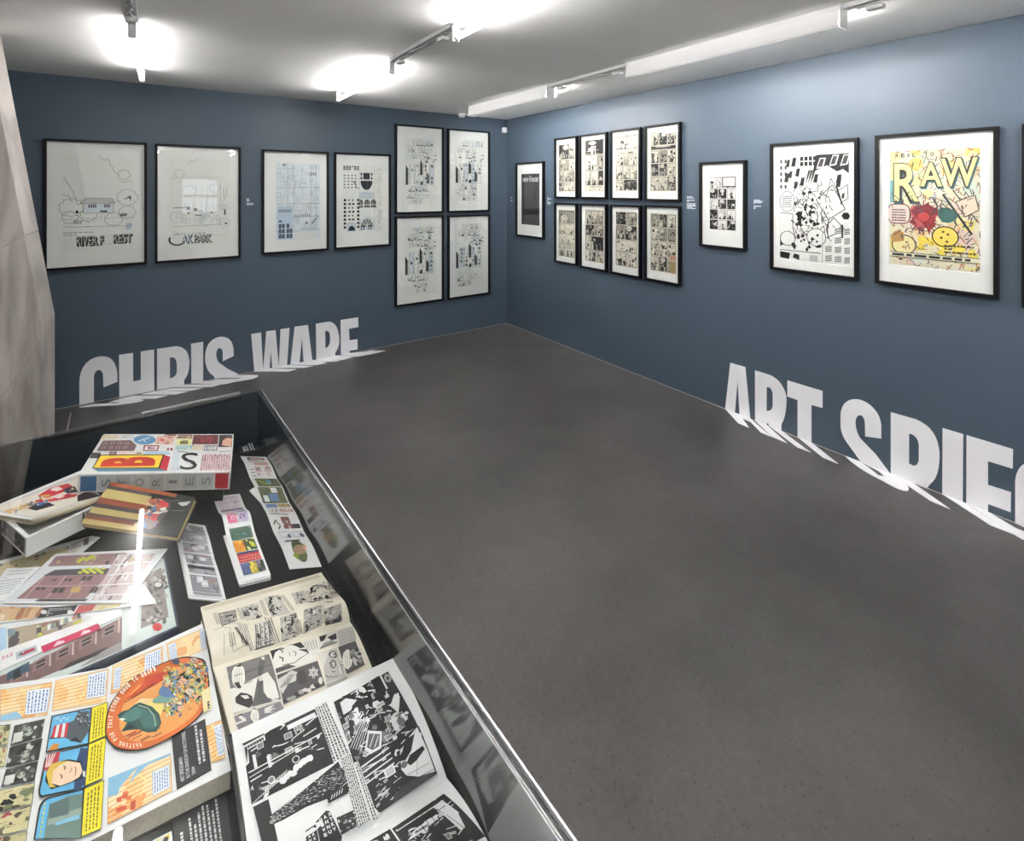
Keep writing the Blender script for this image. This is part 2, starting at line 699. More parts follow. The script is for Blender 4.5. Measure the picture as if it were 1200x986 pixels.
g = UP * 0.0012
P3 = lambda x, z: V((x, PY, z))
if foot is not None:
    slab([foot + V((.003, 0, 0)), P3(e_mid.x, 0), j1a - g])
    slab([P3(XL, 0), foot - V((.003, 0, 0)), j1a + g, e_mid, j0a - g, L0 - g])
else:
    slab([P3(XL, 0), P3(e_mid.x, 0), j1a - g, L1 - g])
    slab([L1 + g, j1a + g, e_mid, j0a - g, L0 - g])
slab([L0 + g, j0a + g, V((top.x, PY, CEIL)), P3(XL, CEIL)])
core = [P3(XL + .01, 0.001), P3(e_mid.x - .01, 0.001), e_mid - V((.01, 0, 0)), V((top.x - .01, PY, CEIL - .001)), P3(XL + .01, CEIL - .001)]
vs = [p + V((0, .008, 0)) for p in core] + [p + V((0, .31, 0)) for p in core]
n = len(core)
clean(obj('joint_filler', vs, [tuple(range(n)), tuple(range(2 * n - 1, n - 1, -1))] + [(i, n + i, n + (i + 1) % n, (i + 1) % n) for i in range(n)], M['joint'], pil))

# ------------------------------------------------------------------ ceiling lights: three rows of tubes with cable trays between them
TZ = 2.285                     # tube axis


def tube_light(x, ya, yb, key, label, trough=False):
    t = thing('fluorescent_light', label, 'light', (x, (ya + yb) / 2, CEIL), group='fluorescent ceiling lights')
    h = (ya - yb) / 2
    z = TZ - CEIL
    tb = tube_mesh('tube', [V((0, -h + .03, z)), V((0, h - .03, z))], 0.013, LAMP[key], t, 14)
    for sg in (-1, 1):
        cap = tube_mesh('end_cap', [V((0, sg * (h - .032), z)), V((0, sg * (h - .006), z))], 0.0145, M['steel'], t, 14)
        box('lamp_holder', (-.016, sg * h - .014, z - .02), (.016, sg * h + .006, -.012), M['white'], t, 0.004)
    bwid = .028 if trough else .009
    box('batten', (-bwid, -h, -.014), (bwid, h, -.0), M['white'], t, 0.003)
    if trough:
        # reflector: a tall sheet on the room side and a narrow lip on the wall side
        a, b = -.045, -.035
        prof = [(-.03, -.001), (-.05, -.03), (-.058, -.094), (-.05, -.104), (.016, -.106), (.016, -.104), (-.048, -.1015), (-.0555, -.093), (-.047, -.031), (-.027, -.004)]
        vs = [V((x_, y, z_)) for y in (-h - .01, h + .01) for x_, z_ in prof]
        n = len(prof)
        fs = [tuple(range(n - 1, -1, -1)), tuple(range(n, 2 * n))] + [(i, (i + 1) % n, n + (i + 1) % n, n + i) for i in range(n)]
        clean(obj('reflector', vs, fs, M['reflector'], t))
        box('reflector_lip', (.11, -h + .06, z + .001), (.113, h - .06, z + .034), M['white'], t)
        for sg in (-1, 1):
            y_ = sg * (h + .012)
            box('end_plate', (-.05, y_ - .0015, -.103), (.03, y_ + .0015, 0), M['white'], t, .0005)
        for yy in (-h * .8, 0, h * .8):
            box('lip_bracket', (.02, yy - .004, z + .028), (.112, yy + .004, z + .034), M['white'], t)
    return t


def cable_tray(x, ya, yb, label):
    t = thing('cable_tray', label, 'tray', (x, (ya + yb) / 2, CEIL), group='cable trays between ceiling lights')
    h = (ya - yb) / 2
    vs, w, th = [], .026, .0025
    for y in (-h, h):
        vs += [V((-w, y, 0)), V((-w, y, -.02)), V((w, y, -.02)), V((w, y, 0)), V((w - th, y, 0)), V((w - th, y, -.02 + th)), V((-w + th, y, -.02 + th)), V((-w + th, y, 0))]
    fs = [(i, (i + 1) % 8, 8 + (i + 1) % 8, 8 + i) for i in range(8)]
    clean(obj('channel', vs, fs, M['grey'], t))
    g = random.Random(int((x + 9) * 100 + ya * 10))
    for k in range(3):
        pth = [V((-.02 + .04 * g.random(), -h + .05 + (2 * h - .1) * i / 12, -.024 - .006 * g.random())) for i in range(13)]
        tube_mesh('cable', pth, .004, M['cable'] if k else M['white'], t, 6)
    for sg in (-1, 1):
        box('connector', (-.02, sg * h * .7 - .03, -.052), (.02, sg * h * .7 + .03, -.035), M['white'], t, .003)
    return t


XA, XB, XC = -0.13, 1.15, 2.43
SEG = [(4.09, 2.93), (2.11, 0.93), (0.12, -1.06), (-1.86, -2.95)]
where = ['beside the left wall', 'second from the left wall', 'third from the left wall', 'last before the back wall']
for (x, key, nm) in ((XA, 'A', 'bare fluorescent tube of the row over the display case'), (XB, 'B', 'bare fluorescent tube of the middle row'), (XC, 'C', 'fluorescent light with white reflector near the right wall')):
    for k, (a, b) in enumerate(SEG):
        tube_light(x, a, b, key + str(k), nm + ', ' + where[k], key == 'C')
    for k in range(3):
        cable_tray(x, SEG[k][1] - .01, SEG[k + 1][0] + .01, ['first', 'second', 'third'][k] + ' cable tray between ' + {'A': 'tubes over the display case', 'B': 'tubes of the middle row', 'C': 'reflector lights by the right wall'}[key])

# smoke detector on the ceiling and sensor in the corner
p = on_z(541, 136, CEIL - .02)
t = thing('smoke_detector', 'small round white smoke detector on the ceiling near the corner', 'detector', (p.x, p.y, CEIL))
tube_mesh('base', [V((0, 0, 0)), V((0, 0, -.012))], .05, M['white'], t, 24)
tube_mesh('sensor_head', [V((0, 0, -.012)), V((0, 0, -.034))], .036, M['white'], t, 24)
p = on_y(591, 150, WY)
t = thing('motion_sensor', 'small white motion sensor on a grey bracket in the wall corner', 'sensor', (p.x - .02, WY, p.z - .06))
box('bracket', (-.02, -.03, .05), (.02, 0, .15), M['wall'], t, .003)
box('sensor_body', (-.024, -.055, 0), (.024, -.008, .06), M['white'], t, .008)

# ------------------------------------------------------------------ vinyl lettering folded from wall onto floor


def curve_pts(seq):
    """points, and ('c', cx, cy, x, y) for a quadratic arc to x, y"""
    out = []
    for q in seq:
        if q[0] == 'c':
            (x0, y0), (_, cx, cy, x, y) = out[-1], q
            for i in range(1, 9):
                t = i / 8
                out.append(((1 - t) ** 2 * x0 + 2 * t * (1 - t) * cx + t * t * x, (1 - t) ** 2 * y0 + 2 * t * (1 - t) * cy + t * t * y))
        else:
            out.append(q)
    return out


def letter(side, Z, wall_outer, holes, floor_polys, label):
    vs, fs = [], []

    def add(loops3, nrm):
        flat = [p for l in loops3 for p in l]
        tri = tessellate_polygon(loops3)
        n = len(vs)
        vs.extend(p + nrm * 0.0032 for p in flat)
        m = len(flat)
        vs.extend(p + nrm * 0.0002 for p in flat)
        for a, b, c in tri:
            fs.append((n + a, n + b, n + c))
            fs.append((n + m + c, n + m + b, n + m + a))
        k = n
        for l in loops3:
            L = len(l)
            for i in range(L):
                j = (i + 1) % L
                fs.append((k + i, k + j, k + m + j, k + m + i))
            k += L
    wall_pt = (lambda p: on_y(p[0], p[1], WY)) if side == 'left' else (lambda p: on_x(p[0], p[1], WX))
    nrm = V((0, -1, 0)) if side == 'left' else V((-1, 0, 0))

    def W3(seq):
        r = []
        for p in Z(curve_pts(seq)):
            w = wall_pt(p)
            w.z = 0.0 if w.z < 0.022 else w.z          # lower ends meet the floor
            r.append(w)
        return r

    def F3(seq):
        r = []
        for p in Z(curve_pts(seq)):
            w = on_z(p[0], p[1], 0)
            if side == 'left' and w.y > WY - .018: w = V((wall_pt(p).x, WY - .0002, 0))
            if side == 'right' and w.x > WX - .018: w = V((WX - .0002, wall_pt(p).y, 0))
            r.append(w)
        return r
    add([W3(wall_outer)] + [W3(h) for h in holes], nrm)
    for f in floor_polys:
        add([F3(f)], UP)
    c = sum(vs, V((0, 0, 0))) / len(vs)
    base = V((c.x, WY - .01, 0)) if side == 'left' else V((WX - .01, c.y, 0))
    o = clean(obj('vinyl_letter', [v - base for v in vs], fs, M['vinyl']))
    o.location = base
    tag(o, label, 'letter', 'white letters folded from wall onto floor')


Z1, Z2, Z3 = zoom(80, 380, 8.967), zoom(170, 370, 8.571), zoom(285, 360, 7.059)
Z4, Z5, Z6 = zoom(840, 415, 7.04), zoom(970, 455, 6.575), zoom(1080, 490, 6.575)
LW = 'of the left wall lettering'
RW = 'of the right wall lettering'
letter('left', Z1, [(117, 880), (117, 600), ('c', 122, 490, 180, 420), ('c', 250, 337, 375, 338), ('c', 470, 345, 502, 450), ('c', 515, 490, 516, 540), (516, 605), (370, 665), (366, 545), ('c', 362, 485, 322, 482), ('c', 275, 485, 270, 560), (270, 850)], [],
       [[(117, 879), (270, 868), (500, 856), (700, 828), ('c', 790, 812, 790, 800), ('c', 750, 784, 640, 787), (540, 793), (425, 823), (570, 818), (500, 834), (270, 842), (117, 872)]], 'large white letter C, first ' + LW)
letter('left', Z1, [(533, 322), (680, 302), (682, 602), (762, 585), (762, 287), (902, 266), (904, 720), (762, 748), (762, 718), (682, 737), (682, 762), (537, 792)], [],
       [[(537, 787), (682, 757), (1045, 752), (917, 787)], [(762, 742), (904, 710), (1262, 711), (1131, 742)]], 'white letter H between the C and the R ' + LW)
letter('left', Z2, [(120, 335), (300, 308), ('c', 370, 305, 410, 350), ('c', 442, 390, 446, 470), ('c', 445, 560, 415, 615), ('c', 392, 645, 390, 664), (397, 690), (397, 715), (262, 742), (258, 725), (250, 727), (250, 742), (120, 768)],
       [[(250, 420), (285, 420), ('c', 316, 430, 318, 500), (318, 560), ('c', 315, 615, 250, 630)]],
       [[(120, 762), (250, 734), (585, 730), (460, 757)], [(258, 723), (395, 700), (765, 692), (670, 720)]], 'white letter R of the first word ' + LW)
letter('left', Z2, [(462, 283), (583, 262), (583, 670), (465, 694)], [], [[(465, 690), (583, 664), (900, 668), (790, 692)]], 'plain white bar letter I before the S ' + LW)
letter('left', Z2, [(780, 458), (890, 405), (888, 340), ('c', 880, 215, 770, 212), ('c', 690, 215, 640, 280), ('c', 602, 340, 602, 430), ('c', 608, 530, 650, 575), ('c', 700, 622, 755, 634), (945, 600), (830, 535), (740, 470), ('c', 712, 430, 715, 380), ('c', 722, 325, 748, 326), ('c', 780, 330, 780, 380)], [],
       [[(755, 632), (940, 600), (1080, 598), (1133, 604), (1138, 613), (1080, 638), (980, 655), (895, 668), (645, 668), (645, 660), (740, 643), (965, 637), (950, 628)]], 'white letter S with its curl lying on the floor ' + LW)
letter('left', Z3, [(65, 222), (148, 210), (165, 508), (190, 200), (268, 190), (294, 492), (308, 183), (383, 172), (362, 492), (297, 505), (240, 512), (228, 365), (218, 520), (92, 545)], [],
       [[(92, 537), (218, 513), (440, 517), (370, 535)], [(240, 506), (362, 485), (580, 489), (510, 503)]], 'white letter W, first of the second word ' + LW)
letter('left', Z3, [(425, 163), (535, 147), (572, 452), (500, 470), (485, 255), (465, 472), (390, 490)], [],
       [[(390, 477), (572, 442), (690, 466), (600, 482)], [(575, 442), (640, 436), (830, 432), (772, 452), (580, 458)]], 'white letter A between the W and the R ' + LW)
letter('left', Z3, [(600, 138), (710, 120), ('c', 780, 125, 792, 240), ('c', 802, 320, 765, 370), ('c', 755, 390, 768, 402), (765, 416), (690, 428), (688, 412), (680, 412), (680, 428), (603, 445)],
       [[(678, 198), (700, 198), ('c', 718, 205, 718, 270), ('c', 715, 330, 680, 340)]],
       [[(603, 439), (680, 422), (910, 417), (825, 438)], [(692, 418), (765, 403), (1008, 401), (945, 411)]], 'white letter R of the second word ' + LW)
letter('left', Z3, [(805, 107), (950, 85), (952, 165), (875, 180), (878, 275), (945, 265), (945, 350), (880, 360), (880, 388), (808, 402)], [],
       [[(808, 397), (880, 376), (1000, 372), (1060, 360), (1182, 362), (1085, 386), (1000, 402)]], 'white letter E, last ' + LW)
letter('right', Z4, [(113, 72), (237, 108), (277, 528), (70, 448)], [[(173, 215), (150, 468), (190, 487)]],
       [[(70, 440), (277, 518), (450, 685), (365, 650), (275, 560), (210, 533), (265, 610), (175, 572)]], 'white letter A, first ' + RW)
letter('right', Z4, [(317, 135), (430, 170), ('c', 545, 215, 575, 350), ('c', 580, 480, 545, 560), ('c', 525, 580, 537, 632), (445, 590), (437, 572), (422, 564), (410, 568), (412, 582), (317, 535)],
       [[(413, 270), (440, 278), ('c', 463, 300, 463, 340), (463, 420), ('c', 460, 475, 412, 468)]],
       [[(317, 523), (412, 564), (580, 738), (455, 685)], [(437, 572), (535, 618), (775, 815), (660, 770)]], 'white letter R between the A and the T ' + RW)
letter('right', Z4, [(583, 217), (873, 305), (873, 445), (782, 420), (782, 720), (668, 678), (668, 380), (583, 350)], [],
       [[(668, 668), (782, 708), (1000, 908), (875, 857)]], 'white letter T closing the short first word ' + RW)
letter('right', Z5, [(290, 372), (413, 388), (413, 290), ('c', 405, 190, 320, 125), ('c', 260, 80, 200, 85), ('c', 110, 95, 100, 200), (100, 290), ('c', 105, 360, 150, 420), (262, 556), (485, 642), (370, 510), (250, 385), ('c', 218, 330, 215, 270), ('c', 215, 212, 250, 208), ('c', 285, 212, 288, 280)], [],
       [[(262, 548), (485, 630), (590, 730), ('c', 640, 775, 615, 795), ('c', 560, 800, 420, 715), ('c', 230, 625, 133, 524), (245, 554), (310, 612), (390, 675), (440, 685), (390, 640)]], 'white letter S with its lower bowl on the floor ' + RW)
letter('right', Z5, [(487, 185), (680, 240), ('c', 850, 310, 862, 500), ('c', 865, 690, 790, 738), (765, 745), (640, 715), (487, 642)],
       [[(627, 350), (650, 355), ('c', 700, 380, 703, 440), (703, 540), ('c', 700, 600, 660, 598), (627, 580)]],
       [[(487, 632), (640, 695), (942, 935), (790, 872)], [(640, 700), (660, 694), (790, 735), (750, 740)]], 'white letter P beside the curved S ' + RW)
letter('right', Z6, [(163, 77), (322, 125), (318, 628), (160, 570)], [], [[(160, 560), (320, 614), (710, 900), (530, 830)]], 'white bar letter I between the P and the E ' + RW)
letter('right', Z6, [(347, 132), (705, 240), (703, 390), (512, 332), (512, 515), (690, 572), (687, 725), (512, 662), (512, 705), (345, 640)], [],
       [[(345, 628), (512, 690), (720, 850), ('c', 760, 870, 810, 885), (1000, 940), (1060, 1010), (775, 938), (725, 908)]], 'white letter E near the right picture edge ' + RW)
letter('right', Z6, [(722, 785), (722, 480), ('c', 735, 350, 850, 330), ('c', 1000, 330, 1080, 520), (1080, 640), (930, 590), (930, 520), ('c', 920, 460, 890, 470), ('c', 870, 480, 870, 560), (870, 840)], [],
       [[(722, 770), (870, 820), (1100, 1000), (950, 930)]], 'white letter G cut by the right picture edge ' + RW)

# ------------------------------------------------------------------ drawing library (generic comic-like drawings)


def figure(a, g, x, y, h, fill, ink):
    """a simple standing figure: head, coat, legs"""
    a.poly([(x - .16 * h / a.asp, y), (x + .16 * h / a.asp, y), (x + .12 * h / a.asp, y + .62 * h), (x - .12 * h / a.asp, y + .62 * h)], ink)
    a.ell(x, y + .76 * h, .15 * h, ink, n=10)
    a.ell(x + .01, y + .75 * h, .11 * h, fill, n=10)
    if g.random() < .5:
        a.rect(x - .05 * h / a.asp, y + .2 * h, x + .05 * h / a.asp, y + .55 * h, fill)


def comic_panel(a, g, paper=W, ink=K, tone=(130, 126, 122), dens=1.0, cols=None, bd=.035):
    kind = g.random()
    bg = paper
    if kind < .22:
        bg = ink
    elif kind < .42:
        bg = tone
    if cols:
        bg = g.choice(cols)
    a.rect(0, 0, 1, 1, bg)
    fg = ink if bg != ink else paper
    # background: buildings, hatching, ground
    if g.random() < .6:
        for i in range(int(3 * dens)):
            x = g.random()
            w = .1 + .2 * g.random()
            hh = .3 + .6 * g.random()
            a.rect(x, 0, min(1, x + w), hh, g.choice([ink, tone, paper]) if not cols else g.choice(cols + [ink]))
            for k in range(3):
                for j in range(2):
                    xx = x + w * (.15 + .4 * j)
                    if xx + w * .2 < 1:
                        a.rect(xx, hh * (.2 + .25 * k), xx + w * .2, hh * (.3 + .25 * k), g.choice([paper, ink]))
    if g.random() < .6:
        n = int(7 * dens)
        x0, x1 = sorted((g.random(), g.random()))
        y0 = g.random() * .6
        for i in range(n):
            y = y0 + .35 * i / n
            a.line(x0, y, x1, min(1, y + .1 * (g.random() - .2)), .018, fg)
    for i in range(int(9 * dens)):
        a.blob(g, g.random(), g.random() * .8, .03 + .1 * g.random(), g.choice([ink, ink, tone, paper]) if not cols else g.choice(cols + [ink, ink]), 9, .5)
    for i in range(1 + int(2 * g.random())):
        figure(a, g, .15 + .7 * g.random(), 0.0, .35 + .25 * g.random(), paper, ink)
    for i in range(int(11 * dens)):
        x, y = g.random(), g.random()
        a.line(x, y, min(1, max(0, x + .5 * (g.random() - .5))), min(1, max(0, y + .5 * (g.random() - .5))), .02 + .02 * g.random(), g.choice([ink, paper]))
    if g.random() < .65:
        x = .28 + .44 * g.random()
        w, h = .22 + .12 * g.random(), .13 + .08 * g.random()
        a.poly([(x + (w + .02) * math.cos(i * .4488), .8 + (h + .025) * math.sin(i * .4488)) for i in range(14)], ink)
        a.poly([(x + w * math.cos(i * .4488), .8 + h * math.sin(i * .4488)) for i in range(14)], paper)
        a.cell(x - w * .75, .8 - h * .6, x + w * .75, .8 + h * .6).greek(g, 3, ink, .4)
    if bd:
        a.border(bd, ink)


def comic_page(a, g, rows, gap=.02, **kw):
    """rows: list of (height weight, [column weights])"""
    tot = sum(r[0] for r in rows)
    y = 1.0
    for h, cols in rows:
        hh = h / tot
        x, tw = 0.0, sum(cols)
        for c in cols:
            ww = c / tw
            comic_panel(a.cell(x + gap / 2, y - hh + gap / 2 * a.asp, x + ww - gap / 2, y - gap / 2 * a.asp), g, **kw)
            x += ww
        y -= hh


BLUE = (150, 178, 206)
GREY = (168, 168, 168)


def art_house(a, g):
    c = (140, 138, 136)
    # tree line, left bushes, house with low roof, right tree
    a.path([(.5, 1), (.53, .965), (.57, .95), (.62, .965), (.65, .93), (.65, .89), (.69, .88), (.7, .84), (.74, .82), (.8, .79)], .004, c)
    for x, y, r in ((.85, .8, .05), (.9, .56, .085), (.12, .46, .09), (.35, .38, .065), (.7, .33, .07), (.1, .36, .06), (.9, .4, .07)):
        pts = [(x + (r + .008 * math.sin(i * 1.9)) / a.asp * math.cos(i * .1963), y + (r + .008 * math.sin(i * 1.9)) * math.sin(i * .1963)) for i in range(32)]
        a.outline(pts, .004, c)
    a.path([(.02, .78), (.05, .74), (.06, .71), (.1, .69), (.11, .65), (.15, .62), (.15, .58), (.19, .55), (.19, .51), (.22, .48)], .004, c)
    a.path([(.0, .6), (.06, .58), (.1, .57), (.11, .53), (.15, .52)], .004, c)
    a.path([(.78, .74), (.84, .72), (.97, .74)], .004, c)
    a.poly([(.23, .5), (.72, .5), (.68, .55), (.32, .555)], (205, 204, 202))
    a.outline([(.23, .5), (.72, .5), (.68, .55), (.32, .555)], .005, c)
    a.rect(.28, .4, .7, .5, (220, 226, 232))
    a.outline([(.28, .4), (.7, .4), (.7, .5), (.28, .5)], .004, c)
    for x in (.35, .38, .41, .44, .57, .6, .63):
        a.rect(x, .455, x + .018, .49, K)
    a.poly([(.5, .425), (.62, .425), (.6, .405), (.52, .41)], K)
    a.rect(.18, .4, .215, .43, K)
    for i in range(4):
        a.rect(.15 + i * .03, .29, .17 + i * .03, .33, GREY)
    for i in range(5):
        a.path([(.8 + .02 * i, .36), (.81 + .02 * i, .385 + .01 * (i % 2))], .009, K)
    for i in range(5):
        a.line(.86 + .02 * i, .54 + .01 * i, .95, .575 - .012 * i, .008, K)
    for i in range(12):
        x = g.random(); y = .25 + .3 * g.random()
        a.line(x, y, min(1, x + .1 * g.random()), y + .02 * (g.random() - .5), .003, c)
    a.line(.02, .265, .98, .255, .004, c); a.line(.02, .34, .98, .35, .003, c)
    for i in range(4):
        a.line(.88 + .02 * i, .22, .9 + .02 * i, .29, .006, (110, 150, 185))
    a.cell(.0, .17, .45, .215).greek(g, 2, GREY, .4)


def shadow_text(a, t, x0, y0, x1, y1, bold=.035):
    a.text(t, x0 + .012, y0 - .008, x1 + .012, y1 - .008, K, bold + .03)
    a.text(t, x0, y0, x1, y1, K, bold + .02)
    a.text(t, x0 - .006, y0 + .006, x1 - .01, y1 + .002, (214, 213, 211), -.006)


def art_river(a, g):
    art_house(a, g)
    shadow_text(a, 'RIVER F', .19, .065, .56, .165)
    a.ring(.625, .12, .052, .003, GREY)
    shadow_text(a, 'REST', .7, .075, .97, .175)


def art_oak(a, g):
    c = (130, 130, 130)
    a.path([(.3, .92), (.34, .97), (.4, .96), (.46, 1)], .003, c)
    a.path([(.06, .8), (.05, .76), (.12, .78)], .003, c)
    a.ring(.16, .82, .045, .003, c)
    for i in range(5):
        a.line(.84 + .03 * i, .44 + .03 * i, .84 + .03 * ((i * 2) % 5), .72 - .02 * i, .003, c)
    for x in (.42, .52, .62, .72):
        a.line(x, .36, x + .005, .7, .003, (190, 198, 205))
    a.line(.25, .79, .92, .79, .003, (195, 195, 195))
    for x, y, r in ((.12, .34, .06), (.6, .29, .06), (.74, .66, .05), (.9, .26, .05), (.32, .63, .06)):
        a.outline([(x + (r + .01 * math.sin(i * 2.1)) / a.asp * math.cos(i * .35), y + (r + .01 * math.sin(i * 2.1)) * math.sin(i * .35)) for i in range(18)], .0035, (150, 165, 175))
    for i in range(24):
        x, y = .05 + .9 * g.random(), .25 + .2 * g.random()
        a.outline([(x, y), (x + .06, y), (x + .06, y + .05), (x, y + .05)], .003, (165, 178, 186))
    for i in range(7):
        a.ell(.08 + .03 * i, .44 + .008 * g.random(), .007, K, n=6)
    a.poly([(.27, .42), (.33, .42), (.33, .45), (.28, .455)], K); a.rect(.29, .37, .32, .39, K)
    a.blob(g, .42, .42, .02, K); a.rect(.41, .35, .52, .362, K); a.rect(.46, .4, .53, .408, K)
    a.poly([(.66, .38), (.7, .37), (.7, .4)], K); a.rect(.9, .35, .925, .41, K); a.poly([(.9, .245), (.96, .245), (.93, .27)], K)
    a.line(.05, .235, .97, .245, .004, c)
    a.cell(.06, .13, .6, .17).greek(g, 1, GREY, .4)
    a.line(.5, .13, .96, .12, .003, GREY)
    pts = [(.13 + .075 / a.asp * math.cos(t), .09 + .06 * math.sin(t)) for t in [math.pi * (.85 + .9 * i / 12) for i in range(13)]]
    a.path(pts, .018, K)
    shadow_text(a, 'AK PARK', .2, .045, .69, .14)


def art_bluelines(a, g):
    def cl(): return g.choice([BLUE, (178, 198, 218), (160, 170, 182), (120, 140, 165), (190, 190, 188)])
    a.rect(0, .9, .14, 1, (216, 222, 214))
    a.rect(0, 0, 1, 1, (226, 231, 236))
    a.rect(.42, 0, .88, .1, (233, 232, 229))
    for i in range(120):
        x, y = g.random() * .9, .12 + .82 * g.random()
        w, h = .03 + .1 * g.random(), .02 + .06 * g.random()
        w = min(w, 1 - x); h = min(h, 1 - y)
        a.outline([(x, y), (x + w, y), (x + w, y + h), (x, y + h)], .003, cl())
    for y in (.47, .68, .3, .12):
        a.line(0, y, 1, y, .004, (120, 128, 138))
    for x in (.39, .78, .9, .26):
        a.line(x, .12, x, .98, .004, (140, 150, 162))
    a.rect(.03, .02, .36, .44, (190, 208, 226)); a.rect(.05, .36, .34, .4, (150, 165, 178))
    for i in range(4):
        for j in range(3):
            if (i, j) != (3, 2):
                a.rect(.06 + .07 * i + (.03 if i > 1 else 0), .03 + .065 * j, .12 + .07 * i + (.03 if i > 1 else 0), .085 + .065 * j, (52, 66, 92))
    a.rect(.06, .24, .13, .26, K)
    a.ell(.18, .975, .018, K, n=10); a.ell(.18, .983, .011, (226, 231, 236), n=10)
    for i in range(4):
        a.rect(.76 + .04 * i, .84, .775 + .04 * i, .88, K)
    for i in range(8):
        a.rect(.41 + .048 * i, .295, .425 + .048 * i, .33, K)
    a.poly([(.78, .2), (.82, .2), (.92, .28), (.88, .28)], (110, 135, 160))
    a.ell(.68, .22, .015, (70, 80, 95), n=8)
    for i in range(16):
        a.rect(.55 + .022 * i, .13, .56 + .022 * i, .16, BLUE)


def art_arches(a, g):
    for i in range(4):
        for j in range(5):
            a.rect(.02 + .09 * i, .66 + .045 * j, .06 + .09 * i, .675 + .045 * j, K)
    for j in range(3):
        for i in range(6):
            if not (j < 2 and i == 3):
                a.rect(.01 + .065 * i, .93 + .022 * j, .062 + .065 * i, .945 + .022 * j, K)
    a.poly([(.25, .76), (.29, .76), (.31, .66), (.4, .655), (.39, .665), (.33, .67)], K)
    # big window
    a.rect(.5, .79, .66, .89, K); a.rect(.43, .85, .47, .89, K); a.rect(.69, .85, .73, .89, K); a.rect(.43, .79, .47, .83, K); a.rect(.69, .79, .73, .83, K)
    a.poly([(.43 + .15 + .15 * math.cos(math.pi * (1 + i / 14)), .77 + .14 * math.sin(math.pi * (1 + i / 14))) for i in range(15)], K)
    a.rect(.58, .79, .6, .89, (90, 88, 88)); a.line(.58, .64, .6, .77, .01, (80, 78, 78))
    a.rect(.4, .5, .77, .6, (205, 214, 220))
    # arched windows row
    for i, x in enumerate((.4, .53, .69)):
        w = .09 if i == 0 else .13
        a.rect(x, .36, x + w, .44, K)
        a.poly([(x + w / 2 + w / 2 * math.cos(math.pi * k / 10), .44 + .045 * math.sin(math.pi * k / 10)) for k in range(11)], K)
        a.rect(x + w * .3, .36, x + w * .38, .47, W); a.rect(x + w * .64, .36, x + w * .72, .47, W); a.rect(x, .4, x + w, .41, W)
    # facade of small windows
    for i in range(4):
        for j in range(8):
            if i in (1, 2) and j % 2:
                a.rect(.13 + .09 * (i - 1), .06 + .058 * j, .16 + .09 * (i - 1), .085 + .058 * j, K)
            elif i in (0, 3):
                a.rect(.02 + .108 * i, .055 + .058 * j, .075 + .108 * i, .09 + .058 * j, K)
            else:
                a.rect(.13 + .09 * (i - 1), .06 + .058 * j, .19 + .09 * (i - 1), .085 + .058 * j, K)
    a.rect(.1, .01, .32, .14, (196, 210, 220))
    a.poly([(.21 + .08 * math.cos(math.pi * k / 10), .02 + .07 * math.sin(math.pi * k / 10)) for k in range(11)], K)
    # big arch
    a.rect(.41, .02, .77, .16, (208, 216, 222))
    for r, c in ((.185, (205, 214, 222)), (.16, W), (.15, K)):
        a.poly([(.59 + r * math.cos(math.pi * k / 14), .07 + r * .8 * math.sin(math.pi * k / 14)) for k in range(15)], c)
    for k in range(1, 5):
        a.line(.45, .07 + .028 * k, .73, .07 + .028 * k, .008, W)
        a.line(.59, .07, .59 + .2 * math.cos(math.pi * k / 5), .07 + .17 * math.sin(math.pi * k / 5), .008, W)
    for x in (.44, .5, .62, .68):
        a.rect(x, .02, x + .02, .07, K)
    for x in (.4, .78):
        a.line(x, 0, x, 1, .004, GREY)
    for i in range(16):
        a.ring(.83 + .14 * g.random(), .02 + .95 * g.random(), .012 + .02 * g.random(), .003, (175, 176, 178), 8)
    for i in range(14):
        x, y = .8 + .15 * g.random(), .02 + .95 * g.random()
        a.line(x, y, x + .05, y + .03 * g.random(), .004, (120, 120, 122))


